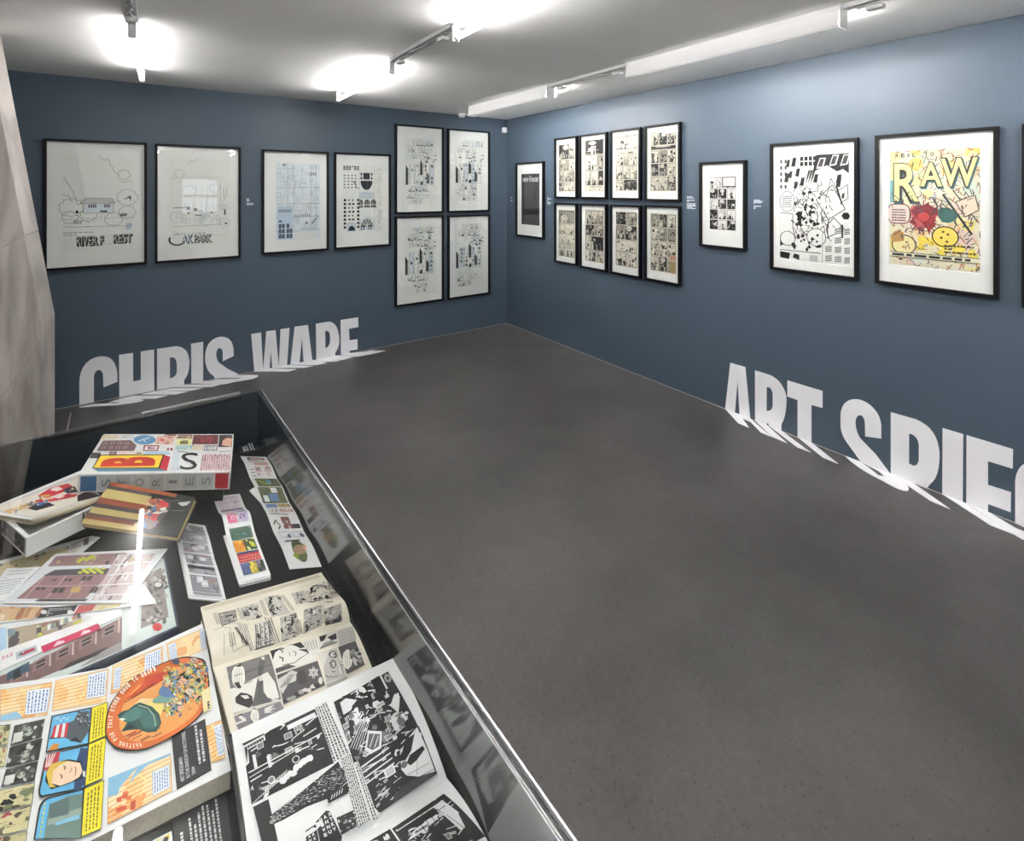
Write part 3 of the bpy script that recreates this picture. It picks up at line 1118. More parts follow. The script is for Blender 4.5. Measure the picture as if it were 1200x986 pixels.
def art_section(a, g):
    """page of small outlined panels around a building seen in section, with dark slanting slabs"""
    c, c2, d = (150, 158, 168), (176, 184, 194), (96, 100, 106)
    bl = (216, 222, 228)
    # central building: tinted strips, outlines, windows, dark slabs
    for x0, x1 in ((.14, .3), (.3, .44), (.56, .66), (.76, .9)):
        if g.random() < .3:
            a.rect(x0, .3, x1, .62, bl)
        for k in range(5):
            y = .31 + .062 * k
            a.outline([(x0, y), (x1, y), (x1, y + .062), (x0, y + .062)], .003, c)
            if g.random() < .7:
                a.line(x0 + .02, y + .01, x0 + .02, y + .05, .006, d)
            if g.random() < .5:
                a.rect(x0 + .05, y + .012, x0 + .1, y + .05, g.choice([K, d, (60, 60, 64), c]))
            a.rect(x1 - .03, y + .01, x1 - .012, y + .04, g.choice([K, d, c2]))
    for x, y0, y1, w in ((.02, .3, .55 + .05 * g.random(), .075), (.46, .45, .64 + .05 * g.random(), .08), (.67, .32, .5 + .03 * g.random(), .075)):
        a.rect(x, y0, x + w, y1 - .06, (50, 50, 53))
        a.poly([(x, y1 - .06), (x + w, y1 - .06), (x + .01, y1)], (38, 38, 41))
        a.line(x + w + .02, y0, x + w + .02, y1 - .05, .005, d)
    a.poly([(.46, .3), (.55, .3), (.55, .36), (.48, .35)], K); a.line(.46, .3, .92, .295, .004, d); a.line(.46, .44, .56, .42, .004, d)
    # rows of small panels above and below
    for (y0, y1, xa, n) in ((.9, .98, .25, 6), (.8, .89, .1, 7), (.7, .79, .3 * g.random(), 6), (.64, .695, .5, 4), (.2, .285, .1, 6), (.1, .19, .05, 6), (.02, .09, .1 + .2 * g.random(), 4)):
        x = xa
        for k in range(n):
            w = .07 + .06 * g.random()
            if x + w > .97:
                break
            if g.random() < .85:
                if g.random() < .1:
                    a.rect(x, y0, x + w, y1, bl)
                a.outline([(x, y0), (x + w, y0), (x + w, y1), (x, y1)], .0035, g.choice([c, d, c2]))
                for q in range(3):
                    u, v = x + w * (.15 + .6 * g.random()), y0 + (y1 - y0) * (.1 + .5 * g.random())
                    a.line(u, v, u + .02 * (g.random() - .3), v + .025, .005, g.choice([d, K, c]))
                if g.random() < .3:
                    a.line(x, y0 + .004, x + w, y0 + .004, .011, K)
                if g.random() < .3:
                    a.blob(g, x + w / 2, y0 + .02, .013, K, 7)
            x += w + .012
    for k in range(5):
        x, y = .62 + .28 * (k % 2), .66 + .03 * k
        a.rect(x, y, x + .09, y + .011, (64, 64, 68))


def art_darkcover(a, g):
    a.rect(0, 0, 1, 1, (66, 63, 65))
    a.rect(0, .19, 1, .29, (38, 35, 38))  # reflection band in the glass, painted into the cover print
    a.rect(.02, 0, .06, 1, (48, 46, 48))
    for i in range(7):
        x, y = .15 + .7 * g.random(), .4 + .35 * g.random()
        a.outline([(x, y), (x + .1, y), (x + .1, y + .08), (x, y + .08)], .004, (86, 84, 88))
    a.rect(.66, .52, .78, .6, (46, 44, 48))
    a.text('THE', .42, .935, .56, .965, (220, 220, 220), .01)
    a.text('NEW YORKER', .08, .84, .94, .925, (232, 232, 232), .025)


def art_geometry(a, g):
    """black and white shapes: tilted windows, tumbling bodies, balloons"""
    a.rect(0, 0, 1, 1, W)
    for j in range(8):
        for i in range(2):
            a.rect(.0 + .07 * i, .5 + .062 * j, .03 + .07 * i, .535 + .062 * j, K)
    for i in range(4):
        for j in range(2):
            a.rect(.31 + .065 * i, .9 + .05 * j, .36 + .065 * i, .94 + .05 * j, K)
    a.poly([(.55, 1), (1, 1), (1, .82), (.92, .86), (.84, .84), (.7, .9), (.5, .84)], K)
    for (x, y) in ((.6, .93), (.78, .95), (.93, .95)):
        a.poly([(x - .05, y - .06), (x + .05, y - .05), (x + .09, y + .04), (x, y + .04)], W)
        a.poly([(x - .03, y - .045), (x + .035, y - .04), (x + .065, y + .03), (x + .01, y + .03)], (70, 66, 66))
    for (x, y) in ((.12, .93), (.21, .94), (.16, .82), (.27, .84), (.1, .79), (.24, .72), (.34, .75), (.54, .78), (.86, .77), (.92, .62), (.46, .45), (.3, .42), (.86, .74)):
        s_ = .02 + .02 * g.random()
        a.poly([(x - s_, y - s_), (x + s_ * .6, y - s_ * 1.2), (x + s_ * 1.2, y + s_ * 1.2), (x - s_ * .3, y + s_ * 1.1)], K)
    for i in range(9):
        a.line(.4 + .012 * i, .74 + .02 * (i % 3), .44 + .012 * i, .86, .006, K)
    # large tumbling page
    a.poly([(.55, .58), (.82, .7), (.95, .5), (.72, .4)], W)
    a.outline([(.55, .58), (.78, .72), (.95, .5), (.72, .4)], .007, K)
    a.path([(.62, .66), (.7, .62), (.76, .78), (.82, .7)], .006, K)
    a.poly([(.82, .7), (.9, .54), (.92, .54), (.84, .72)], K)
    a.path([(.82, .65), (.98, .72), (.99, .6), (.88, .55)], .006, K)
    for k in range(150):
        x, y = .2 + .55 * g.random(), .22 + .5 * g.random()
        a.line(x, y, x + .14 * (g.random() - .5), y + .12 * (g.random() - .5), .006, K)
    for k in range(24):
        a.blob(g, .22 + .4 * g.random(), .33 + .34 * g.random(), .019, K, 4, .6)
    a.ell(.96, .44, .035, K, n=6); a.path([(.7, .35), (.8, .42), (.95, .32), (.72, .24), (.7, .35)], .007, K)
    a.path([(.78, .35), (.86, .3), (.9, .36)], .006, K)
    a.ell(.55, .23, .085, K); a.ell(.55, .23, .079, W); a.ell(.57, .25, .012, K, n=8)
    a.rect(0, .46, .21, .66, W)
    pts = [(.11 + .115 * math.cos(i * .314), .56 + .1 * math.sin(i * .314)) for i in range(20)]
    a.poly(pts, W); a.outline(pts, .005, K)
    a.cell(.03, .5, .19, .62).greek(g, 6, (70, 70, 90), .45)
    a.path([(0, .45), (.2, .44), (.2, .3), (.25, .2)], .006, K)
    a.poly([(0, .12), (.06, .14), (.1, .22), (.04, .24), (0, .2)], K)
    a.ell(.12, .2, .07, W); a.ring(.12, .2, .07, .006, K); a.blob(g, .22, .13, .03, K)
    for k in range(14):
        a.blob(g, .28 + .32 * g.random(), .1 + .14 * g.random(), .018, K, 4, .6)
    for i in range(3):
        for j in range(4):
            x, y = .68 + .13 * i, .02 + .085 * j
            if i == 0 and j > 1: continue
            a.rect(x, y, x + .09, y + .055, W)
            for q in range(4):
                a.line(x, y + .014 * q, x + .09, y + .014 * q + .012, .007, K)
    a.rect(.9, .24, .925, .36, K)
    a.line(0, .085, .62, .085, .006, K)
    a.poly([(0, .01), (.14, .0), (.16, .06), (0, .07)], K); a.poly([(.2, .02), (.3, .0), (.3, .05), (.22, .06)], K)
    for i in range(9):
        a.line(.46 + .013 * i, .0, .46 + .013 * i, .06, .004, GREY)
    a.line(.64, 0, .64, .3, .005, GREY)


def art_colour_cover(a, g):
    Y, O, P, T, RD = (238, 220, 120), (224, 160, 96), (226, 180, 168), (96, 160, 168), (178, 40, 52)
    a.rect(0, 0, 1, 1, (226, 216, 190))
    a.rect(0, .55, .1, .96, (128, 184, 190))
    for k in range(70):
        a.blob(g, g.random(), g.random(), .03 + .045 * g.random(), g.choice([(236, 224, 160), (230, 222, 186), (228, 196, 150), (226, 200, 188), (212, 220, 204), (230, 224, 204), (234, 216, 120)]), 8, .4)
    for k in range(300):
        x, y = g.random(), g.random()
        dx, dy = .14 * (g.random() - .5), .12 * (g.random() - .5)
        a.line(x, y, min(1, max(0, x + dx)), min(1, max(0, y + dy)), .0055, g.choice([(60, 52, 50), (60, 52, 50), (170, 70, 70), (70, 110, 140), (200, 120, 60)]))
    # big lettering
    for t, x0, x1, y0, y1 in (('R', .04, .36, .55, .9), ('A', .35, .62, .68, .9), ('W', .58, .99, .68, .93)):
        a.text(t, x0 + .012, y0 - .014, x1 + .012, y1 - .01, (70, 120, 130), .06)
        a.text(t, x0, y0, x1, y1, (62, 54, 48), .06)
        a.text(t, x0 + .012, y0 + .01, x1 - .012, y1 - .008, (240, 228, 160), .015)
    for i, ch in enumerate('REAL TO'):
        if ch != ' ':
            a.text(ch, .07 + .068 * i, .945, .11 + .068 * i, .98, (70, 60, 55), .02)
    # falling tumbling shapes, a red burst, a yellow ball
    a.path([(.62, .62), (.92, .3)], .016, (62, 56, 52)); a.path([(.72, .66), (.98, .4)], .008, (62, 56, 52))
    a.poly([(.75, .56), (.95, .62), (.99, .5), (.85, .44)], (232, 208, 186)); a.outline([(.75, .56), (.95, .62), (.99, .5), (.85, .44)], .007, (70, 60, 55))
    for k in range(26):
        a.blob(g, .4 + .16 * (g.random() - .5), .42 + .14 * (g.random() - .5), .05, g.choice([RD, (196, 84, 88), (150, 40, 52), (208, 120, 110)]), 8, .5)
    for k in range(16):
        t = 6.28 * k / 16
        a.line(.4 + .1 * math.cos(t), .42 + .08 * math.sin(t), .4 + .2 * math.cos(t) * (.6 + .5 * g.random()), .42 + .15 * math.sin(t), .008, (120, 40, 50))
    a.ell(.4, .43, .045, (196, 60, 60)); a.ring(.4, .43, .045, .006, (90, 30, 36))
    a.blob(g, .66, .45, .06, (60, 110, 104), 9, .3)
    a.path([(.5, .6), (.56, .52), (.5, .45)], .012, (80, 70, 66)); a.path([(.47, .58), (.55, .62)], .02, (190, 196, 204))
    a.ell(.64, .27, .088, (96, 74, 40)); a.ell(.64, .27, .08, (236, 212, 96))
    for x, y in ((.62, .31), (.67, .29), (.6, .26), (.66, .23)):
        a.ell(x, y, .009, (110, 84, 40), n=8)
    a.ell(.17, .18, .09, (96, 74, 50)); a.ell(.17, .18, .08, (234, 220, 160))
    a.path([(.11, .21), (.14, .22)], .01, K); a.path([(.19, .2), (.22, .205)], .01, K); a.ell(.17, .16, .012, (190, 140, 90), n=8)
    a.blob(g, .1, .25, .05, (190, 140, 80), 9, .3)
    for k in range(14):
        a.blob(g, .35 + .6 * g.random(), .14 + .1 * g.random(), .03, (238, 212, 80), 8, .4)
    for k in range(110):
        x, y = .05 + .9 * g.random(), .13 + .5 * g.random()
        dx, dy = .12 * (g.random() - .5), .1 * (g.random() - .5)
        a.line(x, y, min(1, max(0, x + dx)), y + dy, .006, g.choice([(60, 52, 50), (60, 52, 50), (120, 60, 60), (70, 100, 120)]))
    a.ell(.64, .27, .08, (236, 212, 96)); a.ring(.64, .27, .084, .009, (84, 64, 36))
    for x, y in ((.62, .31), (.67, .29), (.6, .26), (.66, .23)):
        a.ell(x, y, .01, (110, 84, 40), n=8)
    # balloon
    pts = [(.11 + .135 * math.copysign(abs(math.cos(i * .314)) ** .6, math.cos(i * .314)), .45 + .085 * math.copysign(abs(math.sin(i * .314)) ** .6, math.sin(i * .314))) for i in range(20)]
    a.poly(pts, (238, 216, 208)); a.outline(pts, .008, (110, 60, 60))
    a.cell(.02, .38, .2, .52).greek(g, 6, (90, 50, 54), .5)
    a.cell(.62, .13, .97, .21).greek(g, 3, (70, 60, 50), .5)
    a.rect(0, .075, 1, .11, (226, 220, 196)); a.line(0, .112, 1, .112, .005, K); a.line(0, .07, 1, .07, .005, K)
    a.cell(.0, .075, 1, .108).greek(g, 1, K, .6)
    a.cell(.1, .04, .4, .065).greek(g, 1, K, .6)


# ------------------------------------------------------------------ framed pictures
FD = 0.032


def picture(side, L, R, tl, tr, br, bl, win, paper, art, label, group, seed=1, asp_fix=None, floatp=False):
    if side == 'left':
        q = [on_y(L, tl, WY), on_y(R, tr, WY - FD), on_y(R, br, WY - FD), on_y(L, bl, WY)]
        x0, x1 = q[0].x, q[1].x
        if x0 < 0:
            x0 = on_y(L, tl, WY - FD).x
        if x1 < 0:
            x1 = on_y(R, tr, WY).x
    else:
        q = [on_x(L, tl, WX - FD), on_x(R, tr, WX), on_x(R, br, WX), on_x(L, bl, WX - FD)]
        x0, x1 = -q[0].y, -q[1].y
    z1 = (q[0].z + q[1].z) / 2
    z0 = (q[2].z + q[3].z) / 2
    w, h = x1 - x0, z1 - z0
    loc = ((x0 + x1) / 2, WY, z0) if side == 'left' else (WX, -(x0 + x1) / 2, z0)
    t = thing('framed_picture', label, 'picture', loc, 0 if side == 'left' else -math.pi / 2, group)
    f = 0.0165
    hw = w / 2
    # mitred frame: outer face, front, inner rebate
    vs, fs = [], []
    ring = [((hw, 0), 0.0), ((hw, 0), -FD), ((hw - f, f), -FD), ((hw - f, f), -FD + .018), ((hw - f, f), -.002)]
    for (a, o), y in ring:
        vs += [V((-a, y, o)), V((a, y, o)), V((a, y, h - o)), V((-a, y, h - o))]
    for k in range(len(ring) - 1):
        for i in range(4):
            j = (i + 1) % 4
            fs.append((4 * k + i, 4 * k + j, 4 * k + 4 + j, 4 * k + 4 + i))
    for i in range(4):
        j = (i + 1) % 4
        fs.append((16 + i, 16 + j, j, i))
    clean(obj('frame', vs, fs, M['frame'], t), 0)
    iw, ib = hw - f, f
    # artwork window in frame fractions (left, top, right, bottom)
    a0, a1 = -hw + w * win[0], -hw + w * win[2]
    b1, b0 = h - h * win[1], h - h * win[3]
    yb = -.010
    sheet_o = box('backing_paper', (-iw, yb, ib), (iw, -.003, h - ib), M[paper] if not floatp else M['mount'], t)
    if floatp:
        sheet_o = box('drawing_sheet', (a0, yb - .0015, b0), (a1, yb - .0002, b1), M[paper], t)
        ym = yb - .0015
    else:
        m0 = .006
        vs = []
        for y, e in ((yb - .0035, 0), (yb - .0002, .002)):
            vs += [V((a0 - m0 + e, y, b0 - m0 + e)), V((a1 + m0 - e, y, b0 - m0 + e)), V((a1 + m0 - e, y, b1 + m0 - e)), V((a0 - m0 + e, y, b1 + m0 - e))]
        vs += [V((-iw, yb - .0035, ib)), V((iw, yb - .0035, ib)), V((iw, yb - .0035, h - ib)), V((-iw, yb - .0035, h - ib))]
        fs = [(8 + i, 8 + (i + 1) % 4, (i + 1) % 4, i) for i in range(4)] + [(i, (i + 1) % 4, 4 + (i + 1) % 4, 4 + i) for i in range(4)]
        clean(obj('passepartout', vs, fs, M['mount'], t))
        ym = yb - .0002
    A = Art(asp=(a1 - a0) / (b1 - b0))
    art(A, random.Random(seed))
    ink_obj('drawing', A.P, lambda x, y, hh: V((a0 + (a1 - a0) * x, ym - hh, b0 + (b1 - b0) * y)), sheet_o)
    box('glazing', (-iw, -FD + .010, ib), (iw, -FD + .012, h - ib), M['glass'], t)
    return t


CREAM = (222, 214, 198)


def strip(rows, dens=1.0, paper=CREAM, tone=(150, 142, 130), extra=None):
    def f(a, g):
        a.rect(-.01, -.01, 1.01, 1.01, paper)
        comic_page(a, g, rows, gap=.03, paper=paper, ink=(34, 30, 30), tone=tone, dens=dens, bd=.03)
        if extra:
            extra(a, g)
    return f


LG, RG = 'framed drawings on the left wall', 'framed comic pages on the right wall'
picture('left', 50.5, 172.3, 162.3, 167.3, 310, 317.3, (.165, .115, .865, .875), 'paper', art_river, 'framed house drawing lettered RIVER F REST, biggest on the left wall', LG, 3, floatp=True)
picture('left', 181.5, 282.3, 168.2, 173, 302.3, 308.3, (.155, .11, .865, .88), 'paper', art_oak, 'framed line drawing lettered AK PARK with a missing round O', LG, 4, floatp=True)
picture('left', 306.6, 385.5, 174.7, 178.6, 293, 298.6, (.2, .12, .87, .88), 'paper', art_bluelines, 'framed pale blue plan drawing with dark window grid at lower left', LG, 5, floatp=True)
picture('left', 391, 458.3, 178.2, 181.4, 287.6, 292.8, (.15, .13, .86, .83), 'paper', art_arches, 'framed drawing of black arched windows, right of the pale blue plan', LG, 6, floatp=True)
QG = 'four framed building sections near the corner'
picture('left', 462.2, 520.4, 145, 150.1, 249.1, 251, (.2, .15, .865, .9), 'paper', art_section, 'framed building section, upper left of the four near the corner', QG, 11, floatp=True)
picture('left', 523.5, 574.4, 150.5, 154.6, 247.5, 249.3, (.18, .12, .87, .87), 'paper', art_section, 'framed building section, upper right of the four near the corner', QG, 12, floatp=True)
picture('left', 462.2, 520.4, 253.9, 252.4, 351.4, 360.6, (.19, .12, .85, .89), 'paper', art_section, 'framed building section, lower left of the four near the corner', QG, 13, floatp=True)
picture('left', 523.9, 574.6, 252.8, 251.2, 344.1, 351.6, (.18, .1, .86, .87), 'paper', art_section, 'framed building section, lower right of the four near the corner', QG, 14, floatp=True)

picture('right', 603.9, 639, 191.5, 188.9, 280.3, 276.2, (.18, .155, .83, .835), 'paper', art_darkcover, 'framed dark magazine cover lettered NEW YORKER beside the corner', RG, 20)
EG = 'eight framed comic pages hung in two rows'
R3 = [1, 1, 1]
tops = [(649.2, 678.2, 162.6, 159.5, 232.3, 232.7, (.15, .11, .86, .885), [(1.3, [2, 1]), (1, [2, 1]), (.9, R3), (.8, [1, 2])], .9),
        (678.5, 713, 159, 154.4, 233.3, 232.8, (.18, .09, .86, .88), [(1, [1]), (1, [2, 1]), (1, [1, 1.4, 1]), (.35, [1])], .35),
        (714.4, 752.9, 153.8, 148.8, 235, 233.6, (.16, .09, .86, .87), [(1, [1]), (.35, [1]), (.8, [1, .6, 1]), (1, [1, 1, 1]), (.8, [1, 1.6])], .8),
        (754.5, 799.4, 148.4, 142.7, 236.9, 234.9, (.155, .1, .865, .865), [(1, R3), (.35, [1]), (1, R3), (1, R3), (1.1, R3)], 1)]
for k, (L, R, tl, tr, br, bl, win, rows, dn) in enumerate(tops):
    picture('right', L, R, tl, tr, br, bl, win, 'cream', strip(rows, dn), ['first', 'second, faintest', 'third', 'fourth'][k] + ' framed comic page from the corner in the upper row of eight', EG, 31 + k)


def tape(a, g):
    a.rect(.76, 0, .99, .2, (176, 150, 104)); a.rect(.76, .22, .99, .31, (196, 150, 120)); a.cell(.77, .02, .98, .19).greek(g, 6, (120, 100, 70), .3)


bots = [(649.2, 678.2, 237.5, 238.5, 312.1, 306.5, (.15, .12, .86, .885), [(1, [1]), (.8, [1, 1.5]), (.7, [1]), (1, [1, 2])], .9, None),
        (678.8, 713, 238, 239.9, 319.6, 312.8, (.18, .1, .86, .88), [(1, [1, 1, 1]), (.8, [1, 1]), (1, [1, 2]), (.8, [2, 1])], 1, None),
        (714.4, 752.9, 239.6, 240.9, 327.3, 319.6, (.16, .1, .86, .87), [(.9, [1, 1]), (1, [1, 1.3]), (.8, [1]), (1, [1, 1])], 1, None),
        (754.5, 799.4, 240.4, 241.7, 336.2, 327, (.155, .11, .865, .86), [(.9, R3), (.9, R3), (1, R3), (1, R3)], 1, tape)]
for k, (L, R, tl, tr, br, bl, win, rows, dn, ex) in enumerate(bots):
    picture('right', L, R, tl, tr, br, bl, win, 'cream', strip(rows, dn, extra=ex), ['first', 'second', 'third', 'fourth, brown taped'][k] + ' framed comic page from the corner in the lower row of eight', EG, 41 + k)


def framed_corner(a, g):
    a.rect(.5, .81, 1, 1.0, K); a.rect(.53, .83, .97, .985, (234, 226, 220)); a.cell(.6, .87, .9, .95).greek(g, 2, (190, 170, 165), .3)


picture('right', 819.1, 876.1, 190.4, 187.9, 294.8, 287.8, (.205, .18, .78, .79), 'mount', strip([(1, [1, 1]), (.9, R3), (.9, R3), (.9, R3), (.9, R3)], .6, (232, 228, 224), (180, 174, 170), framed_corner), 'framed black and white comic page alone between two wall labels', RG, 52)
picture('right', 901.9, 1007.3, 169.3, 161, 328.2, 315.7, (.115, .105, .9, .905), 'mount', art_geometry, 'framed black and white drawing of tumbling figures and tilted windows', RG, 53)
picture('right', 1024.9, 1171.5, 159, 148.2, 350.6, 331.6, (.13, .115, .865, .86), 'mount', art_colour_cover, 'framed crayon coloured cover drawing lettered RAW', RG, 54)
picture('right', 1197.2, 1390, 146, 131, 395, 353, (.13, .1, .87, .87), 'mount', strip([(1, R3), (1, R3), (1, R3)], .8), 'framed picture cut off by the right picture edge', RG, 55)

# ------------------------------------------------------------------ small wall labels


def wall_label(side, L, R, T, B, lines, label, seed):
    if side == 'left':
        a, b = on_y(L, T, WY), on_y(R, B, WY)
        w, base, rz = b.x - a.x, V(((a.x + b.x) / 2, WY, 0)), 0
    else:
        a, b = on_x(L, T, WX), on_x(R, B, WX)
        w, base, rz = a.y - b.y, V((WX, (a.y + b.y) / 2, 0)), -math.pi / 2
    z1 = a.z
    z0 = EYE + (b.z - EYE)
    h = z1 - z0
    base.z = z0
    t = thing('wall_label', label, 'label', base, rz, 'white lettered labels beside the pictures')
    box('card', (-w / 2, -.002, 0), (w / 2, 0, h), M['wall'], t)
    A = Art(asp=w / h)
    g = random.Random(seed)
    n = len(lines)
    for i, l in enumerate(lines):
        if l:
            y = 1 - (i + 1) / n
            A.cell(.02, y + .15 / n, .02 + .96 * l, y + .95 / n).greek(g, 1, (228, 232, 238), .8)
    ink_obj('lettering', A.P, lambda x, y, hh: V((-w / 2 + w * x, -.002 - hh, h * y)), t)


wall_label('left', 288.5, 299, 232.5, 240.5, [.5, .9, .9, 0, .9, .9], 'tiny wall label right of the picture lettered AK PARK', 1)
wall_label('right', 598.4, 603, 231, 236, [.4, 0, .9], 'tiny wall label nearest the room corner', 2)
wall_label('right', 641.5, 647, 231, 240, [.8, .9, .9, .8, .8, .7], 'tiny wall label between the dark cover and the eight pages', 3)
wall_label('right', 804.6, 816, 230, 248, [.6, .8, 0, .95, .7, 0, 1, 1, 1, 1, 1, 0, 0], 'wall label right of the eight framed pages', 4)
wall_label('right', 883, 897, 234, 247, [.6, .85, .7, .8, 0, .9, .95, .4, 0], 'wall label left of the tumbling figures drawing', 5)

# ------------------------------------------------------------------ display case
GZ, BZ = EYE - 0.694, EYE - 0.873          # top of the glass cover, top of the inner board
c0 = on_z(305, 455, GZ)
ea = (on_z(675, 986, GZ) - c0).normalized()          # along the long right edge, towards the camera
eb = (on_z(0, 520, GZ) - c0).normalized()            # along the far edge, to the left
LEN, WID = 1.80, 1.00
cp = lambda a, b: V((c0.x, c0.y, 0)) + V((ea.x, ea.y, 0)) * a + V((eb.x, eb.y, 0)) * b
ctr = cp(LEN / 2, WID / 2)


def at_base(o, origin):
    """shift a thing's child meshes so that its Empty stands at the origin point"""
    def go(c):
        if c.type == 'MESH':
            c.data.transform(Matrix.Translation(-origin))
        for k in c.children:
            go(k)
    for c in o.children:
        go(c)
    o.location = origin


case = thing('display_case', 'long black display case with glass cover full of comics and books', 'display case')
ring = lambda i: [cp(i, i), cp(LEN - i, i), cp(LEN - i, WID - i), cp(i, WID - i)]
prism('cabinet', ring(0.0), 0.06, BZ - .012, M['black'], case, .004)
prism('plinth', ring(0.05), 0.0, 0.0605, M['black'], case)
prism('board', ring(0.0105), BZ - .0125, BZ, M['bed'], case)
T = 0.010
for a, b, c, d in ((0, LEN, 0, T), (0, LEN, WID - T, WID), (0, T, T, WID - T), (LEN - T, LEN, T, WID - T)):
    prism('side_pane', [cp(a, c), cp(b, c), cp(b, d), cp(a, d)], BZ - .0118, GZ - .0062, M['sidewall'] if c == 0 and d == T else M['black'], case)
for a, b, c, d in ((0, LEN, .0014, .0066), (.0014, .0066, .0066, WID)):
    prism('gasket', [cp(a, c), cp(b, c), cp(b, d), cp(a, d)], GZ - .0064, GZ - .0060, M['blackcover'], case)
prism('glass_cover', ring(0.0015), GZ - .006, GZ, M['caseglass'], case)
for a, b, c, d in ((0, LEN, -.001, .0012), (0, LEN, WID - .0012, WID + .001), (LEN - .0012, LEN + .001, 0, WID)):
    prism('polished_edge', [cp(a, c), cp(b, c), cp(b, d), cp(a, d)], GZ - .0058, GZ - .0002, M['edge'], case)
for a, b, c, d in ((.0, LEN, T - .0015, T + .0003),):
    prism('polished_edge', [cp(a, c), cp(b, c), cp(b, d), cp(a, d)], GZ - .0085, GZ - .0062, M['edge'], case)
# steel strip along the far edge
h0 = (on_z(166, 486, GZ) - c0).length
h1 = (on_z(282, 460, GZ) - c0).length
prism('hinge_strip', [cp(-.006, h1), cp(-.0012, h1), cp(-.0012, h0), cp(-.006, h0)], GZ - .012, GZ + .002, M['steel'], case, .001)
at_base(case, V((ctr.x, ctr.y, 0)))


# ------------------------------------------------------------------ helpers for the things in the case
def P(pts, z):
    return [on_z(x, y, z) for x, y in pts]


def hexa(name, top, nrm, th, m, parent, bevel=0.0):
    vs = list(top) + [p - nrm * th for p in top]
    return clean(obj(name, vs, BOXF, m, parent), bevel, 1)


def on_plane(px, py, a, b, c):
    n = (b - a).cross(c - a)
    d = ray(px, py)
    return EYEP + d * ((a - EYEP).dot(n) / d.dot(n))


def shrink(q, d):
    c = sum(q, V((0, 0, 0))) / len(q)
    return [p + (c - p).normalized() * d for p in q]


def flat_place(z):
    return lambda x, y, h: (lambda p: V((p.x, p.y, p.z + h)))(on_z(x, y, z))


def finish(t):
    ms = [c for c in t.children if c.type == 'MESH']
    vs = [v.co for c in ms for v in c.data.vertices]
    z = min(v.z for v in vs)
    n = len(vs)
    at_base(t, V((sum(v.x for v in vs) / n, sum(v.y for v in vs) / n, z)))


def surf_ink(name, A, srf, parent, strips):
    polys = [([srf.inv(x, y) for x, y in pts], c) for pts, c in A.P]
    return ink_obj(name, polys, lambda u, v, h: srf.at(u, v, h), parent, strips)


class PX:
    """px-space art with a zoom transform: q() gives a sub-surface over a quad listed BL BR TR TL"""

    def __init__(s, z):
        s.A, s.z = Art(), z

    def use(s, z):
        s.z = z
        return s

    def poly(s, pts, c):
        s.A.poly(s.z(curve_pts(pts)), c)

    def q(s, pts, asp=1.0):
        return s.A.sub(s.z(pts), asp)

    def line(s, pts, w, c):
        pts = s.z(pts)
        for (a, b), (d, e) in zip(pts, pts[1:]):
            l = math.hypot(d - a, e - b) or 1
            nx, ny = -(e - b) / l * w / 2, (d - a) / l * w / 2
            s.A.poly([(a + nx, b + ny), (a - nx, b - ny), (d - nx, e - ny), (d + nx, e + ny)], c)


# ---- 0  low black riser under the books at the far left
RZ = BZ + .045
rs = thing('display_riser', 'low black riser board under the white box and the open tray', 'riser')
rq = P([(-40, 640), (60, 615), (170, 592), (225, 560), (262, 527)], RZ)
rq += [V((p.x, p.y, RZ)) for p in (cp(.02, .12), cp(.02, .93))]
prism('riser_block', rq, BZ, RZ, M['bed'], rs, .001)
finish(rs)

# ---- 1  large white picture box at the far end
bx = thing('picture_box', 'large white book box with big red B on yellow, at the far end', 'box')
ZT = BZ + .054
Zb = zoom(80, 500, 5.714)
bq = Zb([(65, 322), (1085, 303), (1108, 50), (238, 50)])
tp = P(bq[:1], BZ + .15) + P(bq[1:2], BZ + .138) + P(bq[2:3], BZ + .138)
tp.append(on_plane(*bq[3], *tp))
box_top = Surf(tp)
bnrm = (tp[1] - tp[0]).cross(tp[3] - tp[0]).normalized()
hexa('box_body', tp, bnrm, .046, M['boxwhite'], bx, .0012)
a = PX(Zb)
g = random.Random(5)


def mini(qd, n, cols, asp=1.5):
    s = a.q(qd, asp)
    s.rect(0, 0, 1, 1, cols[0])
    for i in range(n):
        s.blob(g, g.random(), g.random(), .08 + .12 * g.random(), g.choice(cols), 7, .4)
    return s


mini([(215, 84), (330, 84), (340, 58), (232, 58)], 6, [(212, 196, 160), (150, 120, 90), (232, 222, 196)])
mini([(336, 84), (436, 84), (444, 58), (342, 58)], 4, [(206, 206, 208), (170, 172, 176), (226, 226, 228)])
a.poly([(190, 165), (440, 165), (458, 128), (420, 92), (232, 95)], (112, 82, 84))
for i in range(4):
    for j in range(2):
        x, y = 232 + 48 * i - 12 * j, 105 + 28 * j
        a.poly([(x, y + 17), (x + 26, y + 17), (x + 32, y), (x + 7, y)], (176, 138, 140)); a.poly([(x + 10, y + 15), (x + 18, y + 15), (x + 22, y + 3), (x + 14, y + 3)], (70, 50, 56))
a.poly([(512 + 75 * math.cos(i * .3), 90 + 32 * math.sin(i * .3)) for i in range(21)], (92, 146, 190))
a.line([(470, 100), (500, 88), (530, 82), (548, 70)], 1.0, (230, 236, 240)); a.line([(500, 88), (520, 104)], 1.0, (230, 236, 240))
mini([(580, 118), (690, 122), (722, 70), (596, 66)], 12, [(222, 170, 156), (196, 120, 104), (232, 200, 186), (160, 130, 110)])
a.poly([(628 + 16 * math.cos(i * .5), 92 + 10 * math.sin(i * .5)) for i in range(13)], (210, 86, 86))
mini([(640, 66), (718, 66), (726, 52), (650, 52)], 5, [(130, 84, 76), (206, 180, 150), (90, 60, 60)])
